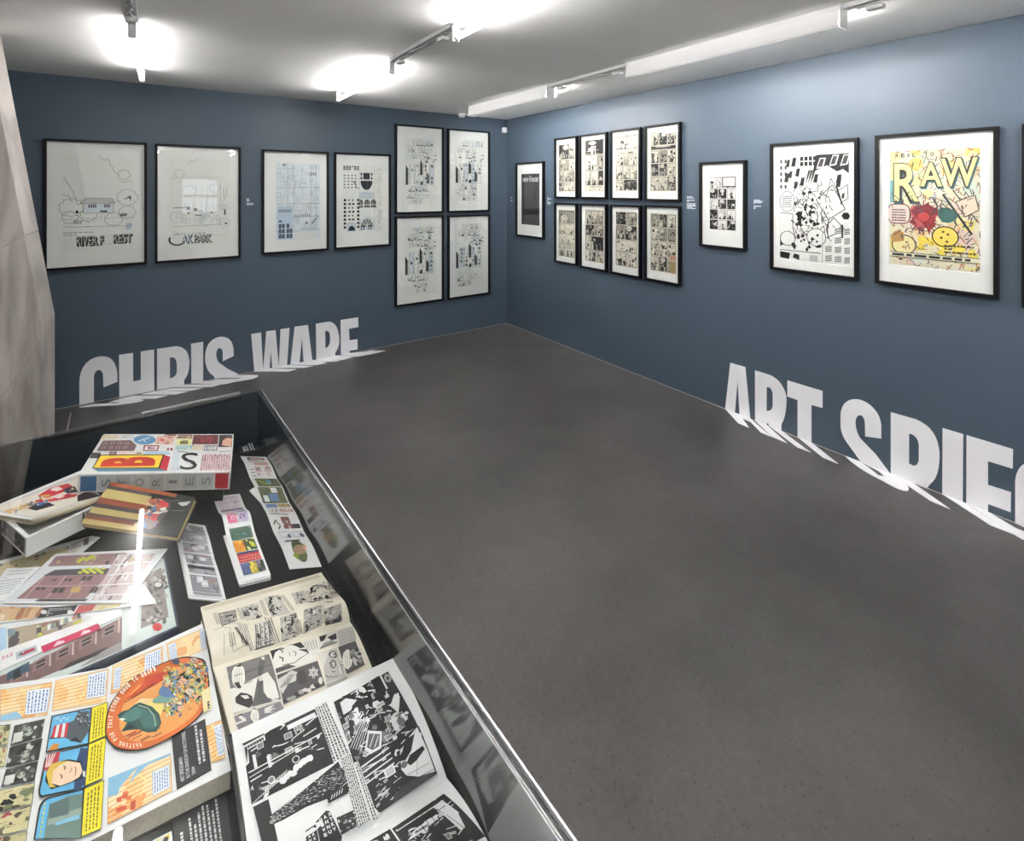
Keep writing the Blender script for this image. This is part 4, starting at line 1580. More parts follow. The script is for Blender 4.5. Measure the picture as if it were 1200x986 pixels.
a.poly([(500, 165), (600, 165), (610, 126), (506, 126)], (146, 40, 56)); a.poly([(510, 158), (592, 158), (600, 133), (516, 133)], (236, 226, 226))
a.poly([(530, 152), (580, 152), (584, 146), (546, 144), (548, 140), (580, 140), (584, 136), (536, 136)], (146, 40, 56))
a.poly([(655, 163), (700, 163), (702, 145), (660, 145)], (206, 206, 210)); a.poly([(662, 163), (672, 163), (674, 145), (664, 145)], (150, 40, 50)); a.poly([(684, 163), (696, 163), (698, 145), (686, 145)], (150, 40, 50))
mini([(722, 82), (828, 84), (832, 54), (732, 54)], 8, [(150, 116, 96), (206, 186, 140), (90, 70, 60), (220, 200, 160)])
a.poly([(724, 125), (822, 125), (826, 86), (730, 86)], (228, 224, 150)); a.A.sub(Zb([(748, 118), (800, 118), (802, 94), (752, 94)])).text('B', 0, 0, 1, 1, K, .03, 1)
mini([(716, 158), (826, 158), (830, 128), (722, 128)], 8, [(180, 206, 214), (120, 170, 190), (226, 220, 200)])
a.poly([(828, 120), (1000, 120), (1006, 58), (838, 58)], (112, 38, 46)); a.A.sub(Zb([(880, 110), (965, 110), (970, 68), (890, 68)])).text('S', 0, 0, 1, 1, (160, 62, 66), .03, 1)
mini([(826, 160), (905, 160), (908, 126), (830, 126)], 6, [(222, 206, 186), (120, 80, 60), (226, 190, 160)])
a.poly([(908, 164), (996, 164), (1000, 128), (914, 128)], K); a.poly([(914, 160), (990, 160), (994, 132), (920, 132)], (232, 232, 234)); a.A.sub(Zb([(925, 158), (952, 158), (956, 134), (928, 134)])).text('D', 0, 0, 1, 1, K, .02, 0); a.poly([(960, 158), (982, 158), (984, 136), (962, 136)], K); a.poly([(963, 154), (979, 154), (981, 140), (965, 140)], (232, 232, 234))
a.poly([(1004, 140), (1094, 140), (1100, 58), (1012, 58)], (52, 44, 48)); a.poly([(1030, 128), (1090, 138), (1096, 82), (1062, 78), (1034, 96)], (222, 166, 140))
a.poly([(142, 214), (205, 214), (220, 176), (160, 176)], (60, 56, 60)); mini([(150, 208), (200, 208), (212, 182), (166, 182)], 5, [(86, 80, 84), (150, 146, 150), (50, 46, 50)])
a.poly([(272, 192), (322, 192), (326, 170), (278, 170)], (110, 76, 84)); a.poly([(282, 186), (314, 186), (316, 176), (286, 176)], (196, 150, 156))
a.poly([(330, 190), (495, 190), (510, 168), (345, 168)], (238, 216, 206)); a.poly([(500, 192), (690, 190), (670, 168), (520, 168)], (178, 206, 222)); a.line([(455, 180), (490, 180)], 1, K)
a.poly([(690, 292), (740, 292), (748, 168), (705, 168)], (206, 216, 224))
a.poly([(165, 282), (607, 280), (662, 300), (196, 303)], (96, 140, 166)); a.poly([(640, 190), (684, 205), (660, 299), (606, 280)], (206, 44, 62))
a.poly([(158, 284), (612, 282), (645, 188), (212, 190)], K); a.poly([(168, 279), (603, 277), (634, 194), (218, 196)], (250, 206, 52))
b_ = a.A.sub(Zb([(212, 272), (575, 266), (592, 204), (236, 206)]), 5)
b_.text('B', 0, 0, 1, 1, (206, 52, 34), .05, 1)
a.A.sub(Zb([(745, 292), (860, 290), (876, 176), (760, 178)])).text('S', 0, 0, 1, 1, (36, 34, 38), .0)
br_ = a.q([(880, 298), (1080, 297), (1088, 188), (897, 189)], 1.6)
br_.rect(0, 0, 1, 1, (226, 208, 208))
for i in range(12):
    for j in range(8):
        o = .5 if i % 2 else 0
        br_.rect(i / 12 + .01, max(0, (j + o * 1.0) / 8.5 + .01), (i + 1) / 12 - .012, min(1, (j + o + .82) / 8.5), g.choice([(146, 84, 100), (176, 112, 128), (120, 70, 84), (190, 136, 148)]))
mini([(900, 182), (1086, 182), (1090, 168), (906, 168)], 3, [(226, 226, 228), (190, 190, 194)], 8)
for (y0, y1) in ((168, 176),):
    a.line([(730, y0), (800, y1)], .7, (60, 60, 64)); a.line([(1010, 172), (1080, 168)], .7, (120, 120, 120))
surf_ink('cover_print', a.A, box_top, bx, None)
# spine with boxed letters
f0, f1, f2, f3 = [p - bnrm * .046 for p in tp[:2]] + [tp[1], tp[0]]
fn = (f1 - f0).cross(UP).normalized()
if fn.dot(EYEP - f0) < 0: fn = -fn
sp = Art(asp=8)
sp.rect(.018, .08, .122, .9, (70, 112, 156))
sp.rect(.9, .08, .988, .93, (190, 34, 44))
for i, ch in enumerate('STORIES'):
    x0 = .13 + .1095 * i
    sp.rect(x0, .08, x0 + .104, .92, (190, 191, 194) if i % 2 else (200, 201, 204))
    c_ = sp.cell(x0 + .024, .3 if ch != 'I' else .42, x0 + .08, .72 if ch != 'I' else .58)
    c_.text(ch, 0, 0, 1, 1, (128, 128, 134), .0, 1)
ink_obj('spine_print', sp.P, lambda x, y, h: (f0 * (1 - x) + f1 * x) * (1 - y) + (f3 * (1 - x) + f2 * x) * y + fn * h, bx)
finish(bx)
# black stand that props the tilted box
ps = [box_top.at(u, v) - bnrm * .0462 for u, v in ((.3, .15), (.95, .15), (.95, .97), (.3, .97))]
st = thing('prop_wedge', 'black wedge on the riser propping up the large white box', 'stand')
n_ = [V((p.x, p.y, RZ)) for p in ps]
clean(obj('wedge', n_ + ps, BOXF, M['bed'], st))
finish(st)


# ---- 2  open white tray with a beige-backed comic album on it
t = thing('open_tray_box', 'open white box tray under the beige backed comic album', 'box')
tz = RZ + .043
tr = P([(30.5, 631.6), (121, 589), (100, 560), (2, 606)], tz)
cx_ = sum(tr, V((0, 0, 0))) / 4
inn = [p + (cx_ - p).normalized() * .012 for p in tr]
vs = [V((p.x, p.y, RZ + .006)) for p in tr] + tr + inn + [V((p.x, p.y, RZ + .012)) for p in inn]
fs = [(3, 2, 1, 0)] + [(4 * k + i, 4 * k + (i + 1) % 4, 4 * k + 4 + (i + 1) % 4, 4 * k + 4 + i) for k in range(3) for i in range(4)] + [(12, 13, 14, 15)]
clean(obj('tray', vs, fs, M['boxwhite'], t), .0006, 1)
prism('tray_bottom', [V((p.x, p.y, 0)) for p in tr], RZ + .0004, RZ + .0062, M['boxwhite'], t)
q0, q1 = vs[0], vs[1]
fn2 = (q1 - q0).cross(UP).normalized()
if fn2.dot(EYEP - q0) < 0: fn2 = -fn2
sp = Art(asp=3)
sp.rect(.76, .1, .97, .9, (120, 116, 106)); sp.rect(.71, .05, .735, .42, K); sp.rect(.71, .55, .735, .95, K)
for i in range(14):
    sp.blob(g, .78 + .17 * g.random(), .2 + .6 * g.random(), .12, g.choice([(180, 170, 140), (80, 80, 76), (206, 200, 180), (120, 90, 80)]), 7, .4)
ink_obj('tray_print', sp.P, lambda x, y, h: (q0 * (1 - x) + q1 * x) * (1 - y) + (tr[0] * (1 - x) + tr[1] * x) * y + fn2 * h, t)
wq0, wq1 = vs[3], vs[0]
fn3 = (wq1 - wq0).cross(UP).normalized()
if fn3.dot(EYEP - wq0) < 0: fn3 = -fn3
sp = Art(asp=2)
sp.rect(.05, .0, .95, .9, (120, 118, 122))
for i in range(16):
    sp.blob(g, g.random() * .9, g.random() * .9, .14, g.choice([(60, 58, 62), (150, 148, 150), (90, 88, 96)]), 7, .4)
ink_obj('end_print', sp.P, lambda x, y, h: (wq0 * (1 - x) + wq1 * x) * (1 - y) + (tr[3] * (1 - x) + tr[0] * x) * y + fn3 * h, t)
finish(t)

al = thing('comic_album', 'beige backed comic album with red figures on its cover, lying on the open tray', 'book')
az = tz + .0125
ap = P([(37.6, 609.6), (118, 583), (96, 551), (-22, 600)], az)
prism('pages', [p + ((sum(ap, V((0, 0, 0))) / 4) - p).normalized() * .004 for p in ap], tz + .002, az - .0015, M['beige'], al)
prism('back_cover', ap, tz + .0003, tz + .0022, M['beige'], al)
prism('front_cover', ap, az - .0018, az, M['gloss'], al, .0005)
e0, e1 = ap[0], ap[1]
dn = (e0 - ap[3]).normalized()
tube_mesh('spine', [V((e0.x, e0.y, (tz + az) / 2 + .001)) - dn * .002, V((e1.x, e1.y, (tz + az) / 2 + .001)) - dn * .002], .0062, M['beige'], al, 14)
a = PX(zoom(0, 540, 7.043))
a.poly([(275, 478), (835, 292), (640, 118), (-100, 410)], (200, 198, 196))
a.poly([(270, 466), (800, 296), (640, 150), (-60, 400)], (226, 218, 206))
for i in range(9):
    x = 20 + 40 * i
    a.poly([(x, 420 - 10 * i), (x + 60, 440 - 12 * i), (x + 90, 425 - 14 * i), (x + 40, 405 - 14 * i)], g.choice([(214, 176, 120), (186, 150, 116), (226, 206, 170), (120, 112, 116)]))
a.poly([(310, 290), (390, 310), (620, 225), (560, 190), (420, 225)], (206, 42, 52)); a.poly([(370, 330), (420, 340), (620, 300), (640, 280), (560, 275)], (206, 42, 52))
a.poly([(410, 245), (470, 255), (520, 235), (480, 215), (430, 228)], (236, 220, 222)); a.poly([(440, 305), (490, 315), (540, 295), (500, 282)], (236, 220, 222))
a.poly([(515, 250), (560, 272), (640, 262), (620, 215), (560, 220)], (48, 32, 44)); a.poly([(330, 295), (400, 300), (420, 280), (350, 285)], (226, 186, 76))
a.poly([(220, 395), (300, 415), (455, 370), (400, 345), (310, 362)], (44, 44, 50)); a.poly([(290, 365), (330, 372), (380, 350), (330, 340)], (66, 116, 196))
a.poly([(640, 340), (840, 290), (720, 255), (640, 290)], (62, 40, 44)); a.poly([(300, 350), (370, 345), (340, 315), (290, 330)], (196, 52, 60))
for i in range(34):
    x = 60 + 560 * g.random()
    y = 420 - .33 * x + 70 * (g.random() - .2)
    a.poly([(x, y), (x + 14 + 12 * g.random(), y + 6), (x + 22, y - 4), (x + 8, y - 9)], g.choice([(226, 196, 150), (176, 130, 90), (80, 120, 190), (226, 214, 190), (50, 48, 56), (206, 80, 90)]))
ink_obj('cover_print', a.A.P, flat_place(az), al)
finish(al)

# ---- 3  hardcover with brown and straw bands
bb = thing('banded_book', 'dark hardcover book with brown and straw coloured bands and straw page edges', 'book')
bp = [on_z(94, 613, BZ + .082), on_z(207.5, 630, BZ + .066)]
bp.append(on_plane(228.8, 583, bp[0], bp[1], on_z(130.5, 564.8, BZ + .127)))
bp.append(on_z(130.5, 564.8, BZ + .127))
bk_top = Surf(bp)
bkn = (bp[1] - bp[0]).cross(bp[3] - bp[0]).normalized()
hexa('front_cover', bp, bkn, .002, M['blackcover'], bb, .0006)
hexa('page_block', shrink([p - bkn * .0018 for p in bp], .003), bkn, .0165, M['gold'], bb)
hexa('back_cover', [p - bkn * .018 for p in bp], bkn, .002, M['blackcover'], bb, .0006)
a = PX(Zb)
X = lambda u, v: (84 * (1 - u) * (1 - v) + 725 * u * (1 - v) + 850 * u * v + 288 * (1 - u) * v, 648 * (1 - u) * (1 - v) + 742 * u * (1 - v) + 476 * u * v + 372 * (1 - u) * v)
cv = a.q([X(0, 0), X(1, 0), X(1, 1), X(0, 1)], 1.4)
for k, (y0, y1, c) in enumerate(((0, .12, (198, 178, 118)), (.12, .2, (140, 76, 58)), (.2, .26, (104, 88, 92)), (.26, .4, (202, 180, 118)), (.4, .5, (92, 80, 84)), (.5, .63, (160, 84, 60)), (.63, .84, (206, 186, 122)), (.84, .92, (92, 82, 86)), (.92, 1, (176, 92, 58)))):
    cv.rect(0, y0, .62 - .14 * (y0 if y0 < .9 else -1.2), y1, c)
cv.poly([(.62, .3), (.56, .75), (.7, .86), (.8, .7), (.76, .3), (.7, .1)], (92, 78, 78))
for i in range(34):
    cv.blob(g, .62 + .14 * (g.random() - .4), .15 + .65 * g.random(), .07, g.choice([(192, 104, 72), (206, 120, 92), (206, 60, 62), (120, 100, 100), (214, 190, 160), (96, 120, 160)]), 8, .5)
cv.poly([(.68, .6), (.74, .66), (.76, .6), (.72, .55)], (220, 216, 210)); cv.path([(.64, .46), (.72, .52), (.78, .58)], .03, (206, 200, 198)); cv.path([(.56, .42), (.6, .48), (.58, .54)], .03, (220, 214, 206))
cv.poly([(.84, .8), (.92, .86), (.98, .9), (.95, .78), (.9, .74)], (196, 194, 192)); cv.path([(.74, .8), (.86, .88)], .012, (150, 148, 148)); cv.path([(.82, .6), (.95, .64)], .012, (150, 148, 148))
surf_ink('cover_print', a.A, bk_top, bb, None)
finish(bb)


# ---- 4  three folded strips (leporellos)
def leporello(label, rows, bump, art, ups=(), th=.0):
    """rows: far-to-near list of (left px, right px) at sheet level"""
    t = thing('folded_strip', label, 'leaflet', group='folded comic strips in the case')
    l = [on_z(r[0][0], r[0][1], BZ + .004) for r in rows]
    r_ = [on_z(r[1][0], r[1][1], BZ + .004) for r in rows]
    s = Surf([l[-1], r_[-1], r_[0], l[0]], bump)
    s.sheet('strip_sheet', M['gloss'], t, 2, 28, base=BZ if th else None, thick=.0009)
    A = Art(asp=.35)
    art(A, random.Random(len(label)))
    ink_obj('strip_print', A.P, lambda u, v, h: s.at(u, v, h), t, 28)
    return t, s


def zig(n, amp, ph=0):
    return lambda u, v: amp * (1 - abs(((v * n + ph) % 1) * 2 - 1))


def art_l1(a, g):
    GR = (172, 170, 178)
    ys = [.04, .23, .37, .53, .66, .78, .95]
    for k in range(6):
        y0, y1 = ys[k] + .008, ys[k + 1] - .008
        c = a.cell(.12, y0, .9, y1)
        c.rect(0, 0, 1, 1, g.choice([(150, 148, 158), (166, 164, 174), (140, 138, 148)]))
        for i in range(9):
            x, y = g.random(), g.random()
            c.line(x * .8, y, x * .8 + .5 * g.random(), min(1, y + .2 * (g.random() - .5)), .03, g.choice([(98, 96, 106), (206, 204, 210), (120, 116, 124)]))
        for i in range(7):
            c.blob(g, g.random(), g.random(), .2, g.choice([(120, 118, 126), (190, 188, 196), (150, 128, 124), (84, 82, 90)]), 8, .5)
        for i in range(2):
            x, y = .05 + .6 * g.random(), .25 + .35 * g.random()
            c.rect(x, y, x + .24, y + .4, (224, 224, 230)); c.cell(x, y, x + .24, y + .4).greek(g, 3, (140, 140, 150), .3)
    a.rect(.12, .3, .9, .34, (72, 70, 78)); a.rect(.12, .012, .9, .035, (150, 148, 156))


def art_l2(a, g):
    def cell(x0, y0, x1, y1, cols, n=10, r=.16):
        c = a.cell(x0, y0, x1, y1)
        c.rect(0, 0, 1, 1, cols[0])
        for i in range(n):
            c.blob(g, g.random(), g.random(), r * (.5 + g.random()), g.choice(cols), 8, .45)
        return c
    pk = [(222, 206, 216), (206, 150, 170), (150, 120, 140), (226, 190, 200), (110, 90, 104)]
    for i in range(2):
        for y0, y1 in ((.86, .92), (.93, .975), (.79, .85)):
            cell(.12 + .4 * i, y0, .48 + .4 * i, y1, pk, 8)
    cell(.1, .74, .9, .785, [(120, 96, 120), (70, 60, 80), (170, 140, 170), (206, 180, 200)], 9, .3)
    cell(.14, .65, .5, .72, pk); cell(.54, .65, .9, .72, [(186, 180, 206), (120, 120, 170), (214, 206, 222)])
    c = cell(.16, .55, .5, .635, [(226, 120, 160), (206, 70, 120), (232, 160, 186)], 7); c.rect(.35, .3, .75, .75, (238, 206, 216))
    cell(.54, .55, .9, .635, [(196, 186, 214), (110, 110, 160), (222, 214, 226), (160, 100, 130)], 12)
    cell(.14, .41, .9, .515, [(76, 112, 96), (96, 140, 116), (120, 150, 160), (60, 90, 80), (196, 80, 70)], 16)
    cell(.14, .28, .5, .4, [(226, 150, 44), (206, 110, 40), (236, 196, 70)], 9); cell(.5, .28, .9, .4, [(70, 96, 60), (206, 206, 60), (50, 66, 50), (226, 226, 160)], 12)
    c = cell(.14, .17, .9, .27, [(206, 70, 66), (196, 60, 60)], 3)
    c.rect(0, .8, 1, 1, (60, 66, 120))
    for i in range(14):
        c.ell(.06 + .068 * i, .2 + .3 * (i % 2), .07, (236, 206, 200), n=8)
    cell(.14, .05, .42, .16, [(76, 86, 130), (96, 104, 150)], 5); cell(.42, .05, .66, .16, [(196, 176, 60), (226, 206, 80), (206, 120, 60), (76, 86, 120)], 9); cell(.66, .05, .92, .16, [(56, 70, 66), (80, 90, 84), (150, 130, 150)], 9)


def art_l3(a, g):
    def cell(x0, y0, x1, y1, cols, n=10, r=.18):
        c = a.cell(x0, y0, x1, y1)
        c.rect(0, 0, 1, 1, cols[0])
        for i in range(n):
            c.blob(g, g.random(), g.random(), r * (.5 + g.random()), g.choice(cols), 8, .45)
        return c
    a.poly([(.2, .93), (.85, .94), (.88, .975), (.22, .985)], (60, 50, 54)); cell(.28, .945, .8, .968, [(206, 170, 160), (226, 206, 200)], 4)
    a.line(.15, .91, .85, .905, .006, (80, 70, 74)); cell(.35, .865, .9, .9, [(214, 170, 146), (190, 130, 110), (232, 210, 196)], 7)
    for x in (.3, .66):
        cell(x, .8, x + .26, .85, [(206, 186, 186), (110, 60, 76), (226, 216, 214), (140, 96, 106)], 9)
        cell(x, .755, x + .26, .795, [(226, 216, 214), (100, 50, 66), (206, 170, 100)], 7)
    for i in range(3):
        a.rect(.12, .76 + .03 * i, .26, .768 + .03 * i, (120, 110, 114))
    c = cell(.14, .63, .96, .735, [(96, 106, 66), (76, 86, 52), (120, 130, 80)], 10); c.ell(.55, .55, .3, (96, 150, 196)); c.path([(.05, .8), (.4, .35), (.6, .2)], .1, (190, 206, 60))
    c = cell(.08, .49, .95, .62, [(90, 96, 60), (70, 80, 50), (120, 100, 70)], 9); c.rect(.35, .15, .7, .6, (92, 130, 186)); c.rect(.1, .12, .3, .5, (216, 220, 226)); c.rect(.5, .65, .75, .95, (222, 222, 226))
    cell(.1, .44, .5, .48, [(96, 130, 186), (200, 206, 214)], 7); cell(.54, .44, .95, .48, [(176, 140, 80), (110, 90, 60), (220, 206, 180)], 8)
    cell(.12, .385, .45, .425, [(222, 218, 214), (90, 100, 90), (150, 160, 130)], 7); cell(.5, .385, .95, .425, [(206, 176, 176), (120, 80, 90), (230, 220, 220)], 7)
    a.line(.1, .375, .7, .365, .005, K)
    cell(.4, .27, .72, .35, [(120, 60, 60), (70, 40, 44), (196, 170, 170)], 9); a.rect(.68, .27, .95, .3, K); a.rect(.68, .3, .95, .35, (226, 226, 228)); a.path([(.1, .3), (.2, .33), (.3, .29), (.2, .27)], .012, (90, 110, 60))
    for x in (.15, .58):
        a.outline([(x, .2), (x + .34, .2), (x + .34, .25), (x, .25)], .005, (150, 160, 180)); a.blob(g, x + .28, .21, .022, (70, 80, 110), 8)
    a.ell(.52, .1, .072, (96, 106, 60)); a.poly([(.3, .1), (.5, .13), (.75, .12), (.7, .08), (.45, .07)], (166, 134, 104)); a.poly([(.25, .07), (.4, .09), (.42, .06), (.35, .045)], (150, 170, 50)); a.ell(.72, .115, .02, (226, 170, 140), n=8)
    a.line(.2, .165, .7, .17, .012, (60, 60, 60))


t, s_ = leporello('grey toned folded comic strip, first of three beside the banded book', [((203.5, 610.5), (240.4, 616.1)), ((221.9, 698.5), (265, 702.8))], zig(2, .006), art_l1)
sh = prism('under_fold', [s_.at(-.04, -.02), s_.at(.99, -.02), s_.at(.99, .98), s_.at(-.04, .98)], BZ, BZ + .003, M['gloss'], t)
finish(t)
t, s_ = leporello('pink and multicoloured folded comic strip with a raised curl, between the other strips', [((249.5, 584), (281, 580.5)), ((283, 685), (317.5, 676.5))], lambda u, v: .004 + (.02 * math.exp(-((v - .62) / .11) ** 2)), art_l2)
prism('under_fold', [s_.at(-.08, -.01), s_.at(.98, -.01), s_.at(.98, .5), s_.at(-.08, .5)], BZ, BZ + .006, M['gloss'], t)
finish(t)
t, s_ = leporello('long folded comic strip with green park pictures, closest to the case edge', [((281.7, 534.9), (311.8, 535.7)), ((339.4, 667.2), (377, 664.3))], zig(4, .008), art_l3)
k0 = s_.at(0.02, .63)
vs = [k0, s_.at(.0, .50), V((k0.x, k0.y, BZ)) - RIGHT * .018]
vs += [v + V((0, 0, -.001)) for v in vs]
clean(obj('fold_flap', vs, [(0, 1, 2), (5, 4, 3), (0, 3, 4, 1), (1, 4, 5, 2), (2, 5, 3, 0)], M['gloss'], t))
finish(t)


# ---- 5  caption cards
def caption(name, quad, z, lines, m, label, turn=True, base=BZ):
    t = thing(name, label, 'caption card', group='dark caption cards with white lettering')
    pts = P(quad, z)
    prism('card', pts, z - .0012, z, M[m], t)
    s = Surf(pts)
    A = Art(asp=1.5)
    gg = random.Random(8)
    for (txt, x0, y0, x1, y1) in lines:
        if txt:
            A.text(txt, x0, y0, x1, y1, (224, 224, 226), .012, 1)
        else:                                  # lines too small to read
            y = y0
            while y < y1:
                l = .02 + .07 * gg.random()
                A.rect(x0, y, x1, min(y1, y + l), (216, 216, 218))
                y += l + .018
    ink_obj('lettering', A.P, lambda u, v, h: s.at(u, v, h), t)
    finish(t)


caption('caption_card', [(281.5, 532), (304.5, 527), (299, 516), (277.5, 520)], BZ + .0013,
        [('', .2, .12, .34, .55), ('', .38, .12, .46, .6), ('', .56, .1, .63, .9), ('', .7, .1, .76, .8)], 'navy', 'small navy caption card with tiny white lettering right of the box')

# ---- 6  pile of sheets and the big book under it
hb = thing('large_hardcover', 'large hardcover book with pale green cover and red dot under the sheets', 'book')
hz = BZ + .020
hp = P([(-24, 842), (209.9, 734.5), (193.6, 651), (-28, 706)], hz)
prism('page_block', [p + ((sum(hp, V((0, 0, 0))) / 4) - p).normalized() * .005 for p in hp], BZ + .002, hz - .002, M['pageblock'], hb)
prism('back_cover', hp, BZ, BZ + .0022, M['darkcover'], hb)
prism('spine', [hp[0], hp[1], hp[1] + (hp[2] - hp[1]) * .012, hp[0] + (hp[3] - hp[0]) * .012], BZ + .002, hz - .002, M['darkcover'], hb)
prism('front_cover', hp, hz - .0022, hz, M['darkcover'], hb, .0006)
Zc = zoom(0, 630, 5.217)
a = PX(Zc)
a.poly([(-100, 1075), (1078, 542), (1000, 125), (-140, 420)], (196, 206, 204))
a.poly([(860, 560), (1032, 488), (985, 185), (870, 250)], (134, 126, 122))
for i in range(60):
    x, y = 870 + 140 * g.random(), 215 + 320 * g.random()
    a.A.sub(Zc([(x, y), (x + 20, y), (x + 20, y - 20), (x, y - 20)])).blob(g, .5, .5, .6, g.choice([(96, 88, 88), (160, 152, 148), (120, 104, 104), (190, 184, 180), (70, 64, 66)]), 8, .5, False)
a.poly([(968 + 30 * math.cos(i * .4), 296 + 24 * math.sin(i * .4)) for i in range(16)], (60, 56, 58)); a.poly([(966 + 22 * math.cos(i * .4), 290 + 15 * math.sin(i * .4)) for i in range(16)], (206, 204, 200))
a.poly([(962 + 29 * math.cos(i * .3), 549 + 25 * math.sin(i * .3)) for i in range(21)], (206, 64, 66))
a.poly([(-100, 1010), (370, 812), (745, 662), (745, 490), (640, 545), (180, 780), (-100, 890)], (128, 100, 98))
for i in range(5):
    x = 60 + 140 * i; y = 880 - 68 * i
    a.poly([(x, y + 16), (x + 90, y - 30), (x + 92, y - 95), (x + 4, y - 48)], (154, 120, 118))
    a.poly([(x + 20, y - 4), (x + 76, y - 32), (x + 78, y - 72), (x + 22, y - 44)], g.choice([(62, 54, 56), (92, 76, 74), (44, 40, 44)]))
    a.poly([(x + 98, y - 20), (x + 112, y - 26), (x + 114, y - 110), (x + 100, y - 104)], (190, 166, 160))
    a.line([(x + 20, y - 24), (x + 77, y - 52)], .7, (200, 180, 170))
a.poly([(40, 880), (180, 820), (180, 760), (45, 830)], (70, 96, 116)); a.poly([(80, 862), (125, 844), (125, 800), (84, 820)], (40, 44, 50))
a.poly([(360, 822), (640, 706), (660, 670), (420, 770)], (64, 58, 60)); a.poly([(480, 800), (745, 690), (745, 640), (640, 690)], (150, 146, 146))
ink_obj('cover_print', a.A.P, flat_place(hz), hb)
finish(hb)


def sheet(quad, z, art, label, m='gloss', th=.0012):
    t = thing('printed_sheet', label, 'sheet', group='printed comic sheets in a pile')
    prism('sheet_paper', P(Zc(quad), z), z - th, z, M[m], t)
    a = PX(Zc)
    art(a)
    ink_obj('sheet_print', a.A.P, flat_place(z), t)
    finish(t)


def blobs(a, qd, n, cols, r=.12, asp=1.5, bg=True):
    s = a.q(qd, asp)
    if bg:
        s.rect(0, 0, 1, 1, cols[0])
    for i in range(n):
        s.blob(g, g.random(), g.random(), r * (.5 + g.random()), g.choice(cols), 8, .45)
    return s


COMICC = [(206, 186, 150), (176, 126, 96), (120, 140, 160), (214, 196, 90), (226, 214, 196), (150, 96, 84), (90, 84, 88), (160, 180, 170)]


def art_pink(a):
    blobs(a, [(50, 680), (500, 520), (498, 478), (45, 562)], 26, [(176, 160, 140), (206, 196, 180), (96, 90, 92), (130, 150, 160), (200, 206, 80), (160, 120, 100)], .22, 4)
    for i in range(8):
        x, y = 290 + 26 * i, 570 - 10 * i
        a.poly([(x, y), (x + 18, y - 6), (x + 18, y - 40), (x, y - 34)], g.choice([(206, 150, 90), (120, 150, 170), (226, 226, 228), (110, 96, 96), (180, 120, 110)]))
    a.poly([(500, 520), (555, 505), (555, 480), (500, 490)], (222, 222, 226))
    a.poly([(-60, 720), (40, 680), (40, 550), (-60, 560)], (176, 206, 230))
    a.poly([(262, 708), (615, 560), (600, 527), (250, 668)], (206, 52, 96))
    a.poly([(325, 672), (398, 642), (388, 632), (350, 636)], (232, 214, 218)); a.poly([(490, 602), (556, 576), (546, 566), (510, 572)], (232, 214, 218))
    a.poly([(100, 750), (230, 700), (222, 660), (96, 706)], (176, 190, 200)); a.poly([(130, 728), (215, 690), (210, 676), (150, 696)], (190, 60, 84)); a.poly([(110, 730), (140, 716), (130, 700)], (60, 60, 70))
    for i, ch in enumerate('DAS'):
        a.A.sub(Zc([(14 + 24 * i, 752 - 10 * i), (30 + 24 * i, 746 - 10 * i), (30 + 24 * i, 722 - 10 * i), (14 + 24 * i, 728 - 10 * i)])).text(ch, 0, 0, 1, 1, (206, 110, 130), .03)


def art_band(a):
    blobs(a, [(-60, 520), (250, 492), (270, 428), (-60, 422)], 30, [(206, 176, 140), (190, 130, 96), (206, 206, 70), (120, 160, 190), (206, 96, 90), (222, 206, 180)], .2, 4)
    for i in range(5):
        x = 60 + 40 * i
        a.poly([(x - 10, 505 - 4 * i), (x + 28, 500 - 4 * i), (x + 62, 430), (x + 30, 430)], g.choice([(190, 140, 100), (206, 170, 130), (170, 110, 80)]))
    a.poly([(230, 496), (448, 462), (475, 416), (268, 430)], (44, 42, 46))
    a.q([(275, 486), (430, 462), (445, 428), (295, 434)], 4).greek(g, 5, (206, 204, 206), .5)
    for x, y in ((268, 458), (430, 458)):
        a.poly([(x + 19 * math.cos(i * .4), y + 13 * math.sin(i * .4)) for i in range(16)], (226, 226, 228))
    a.poly([(450, 470), (562, 450), (588, 412), (485, 418)], (190, 84, 84))
    blobs(a, [(565, 450), (730, 425), (745, 405), (590, 410)], 10, [(222, 206, 170), (206, 196, 180), (200, 190, 120)], .2, 3)


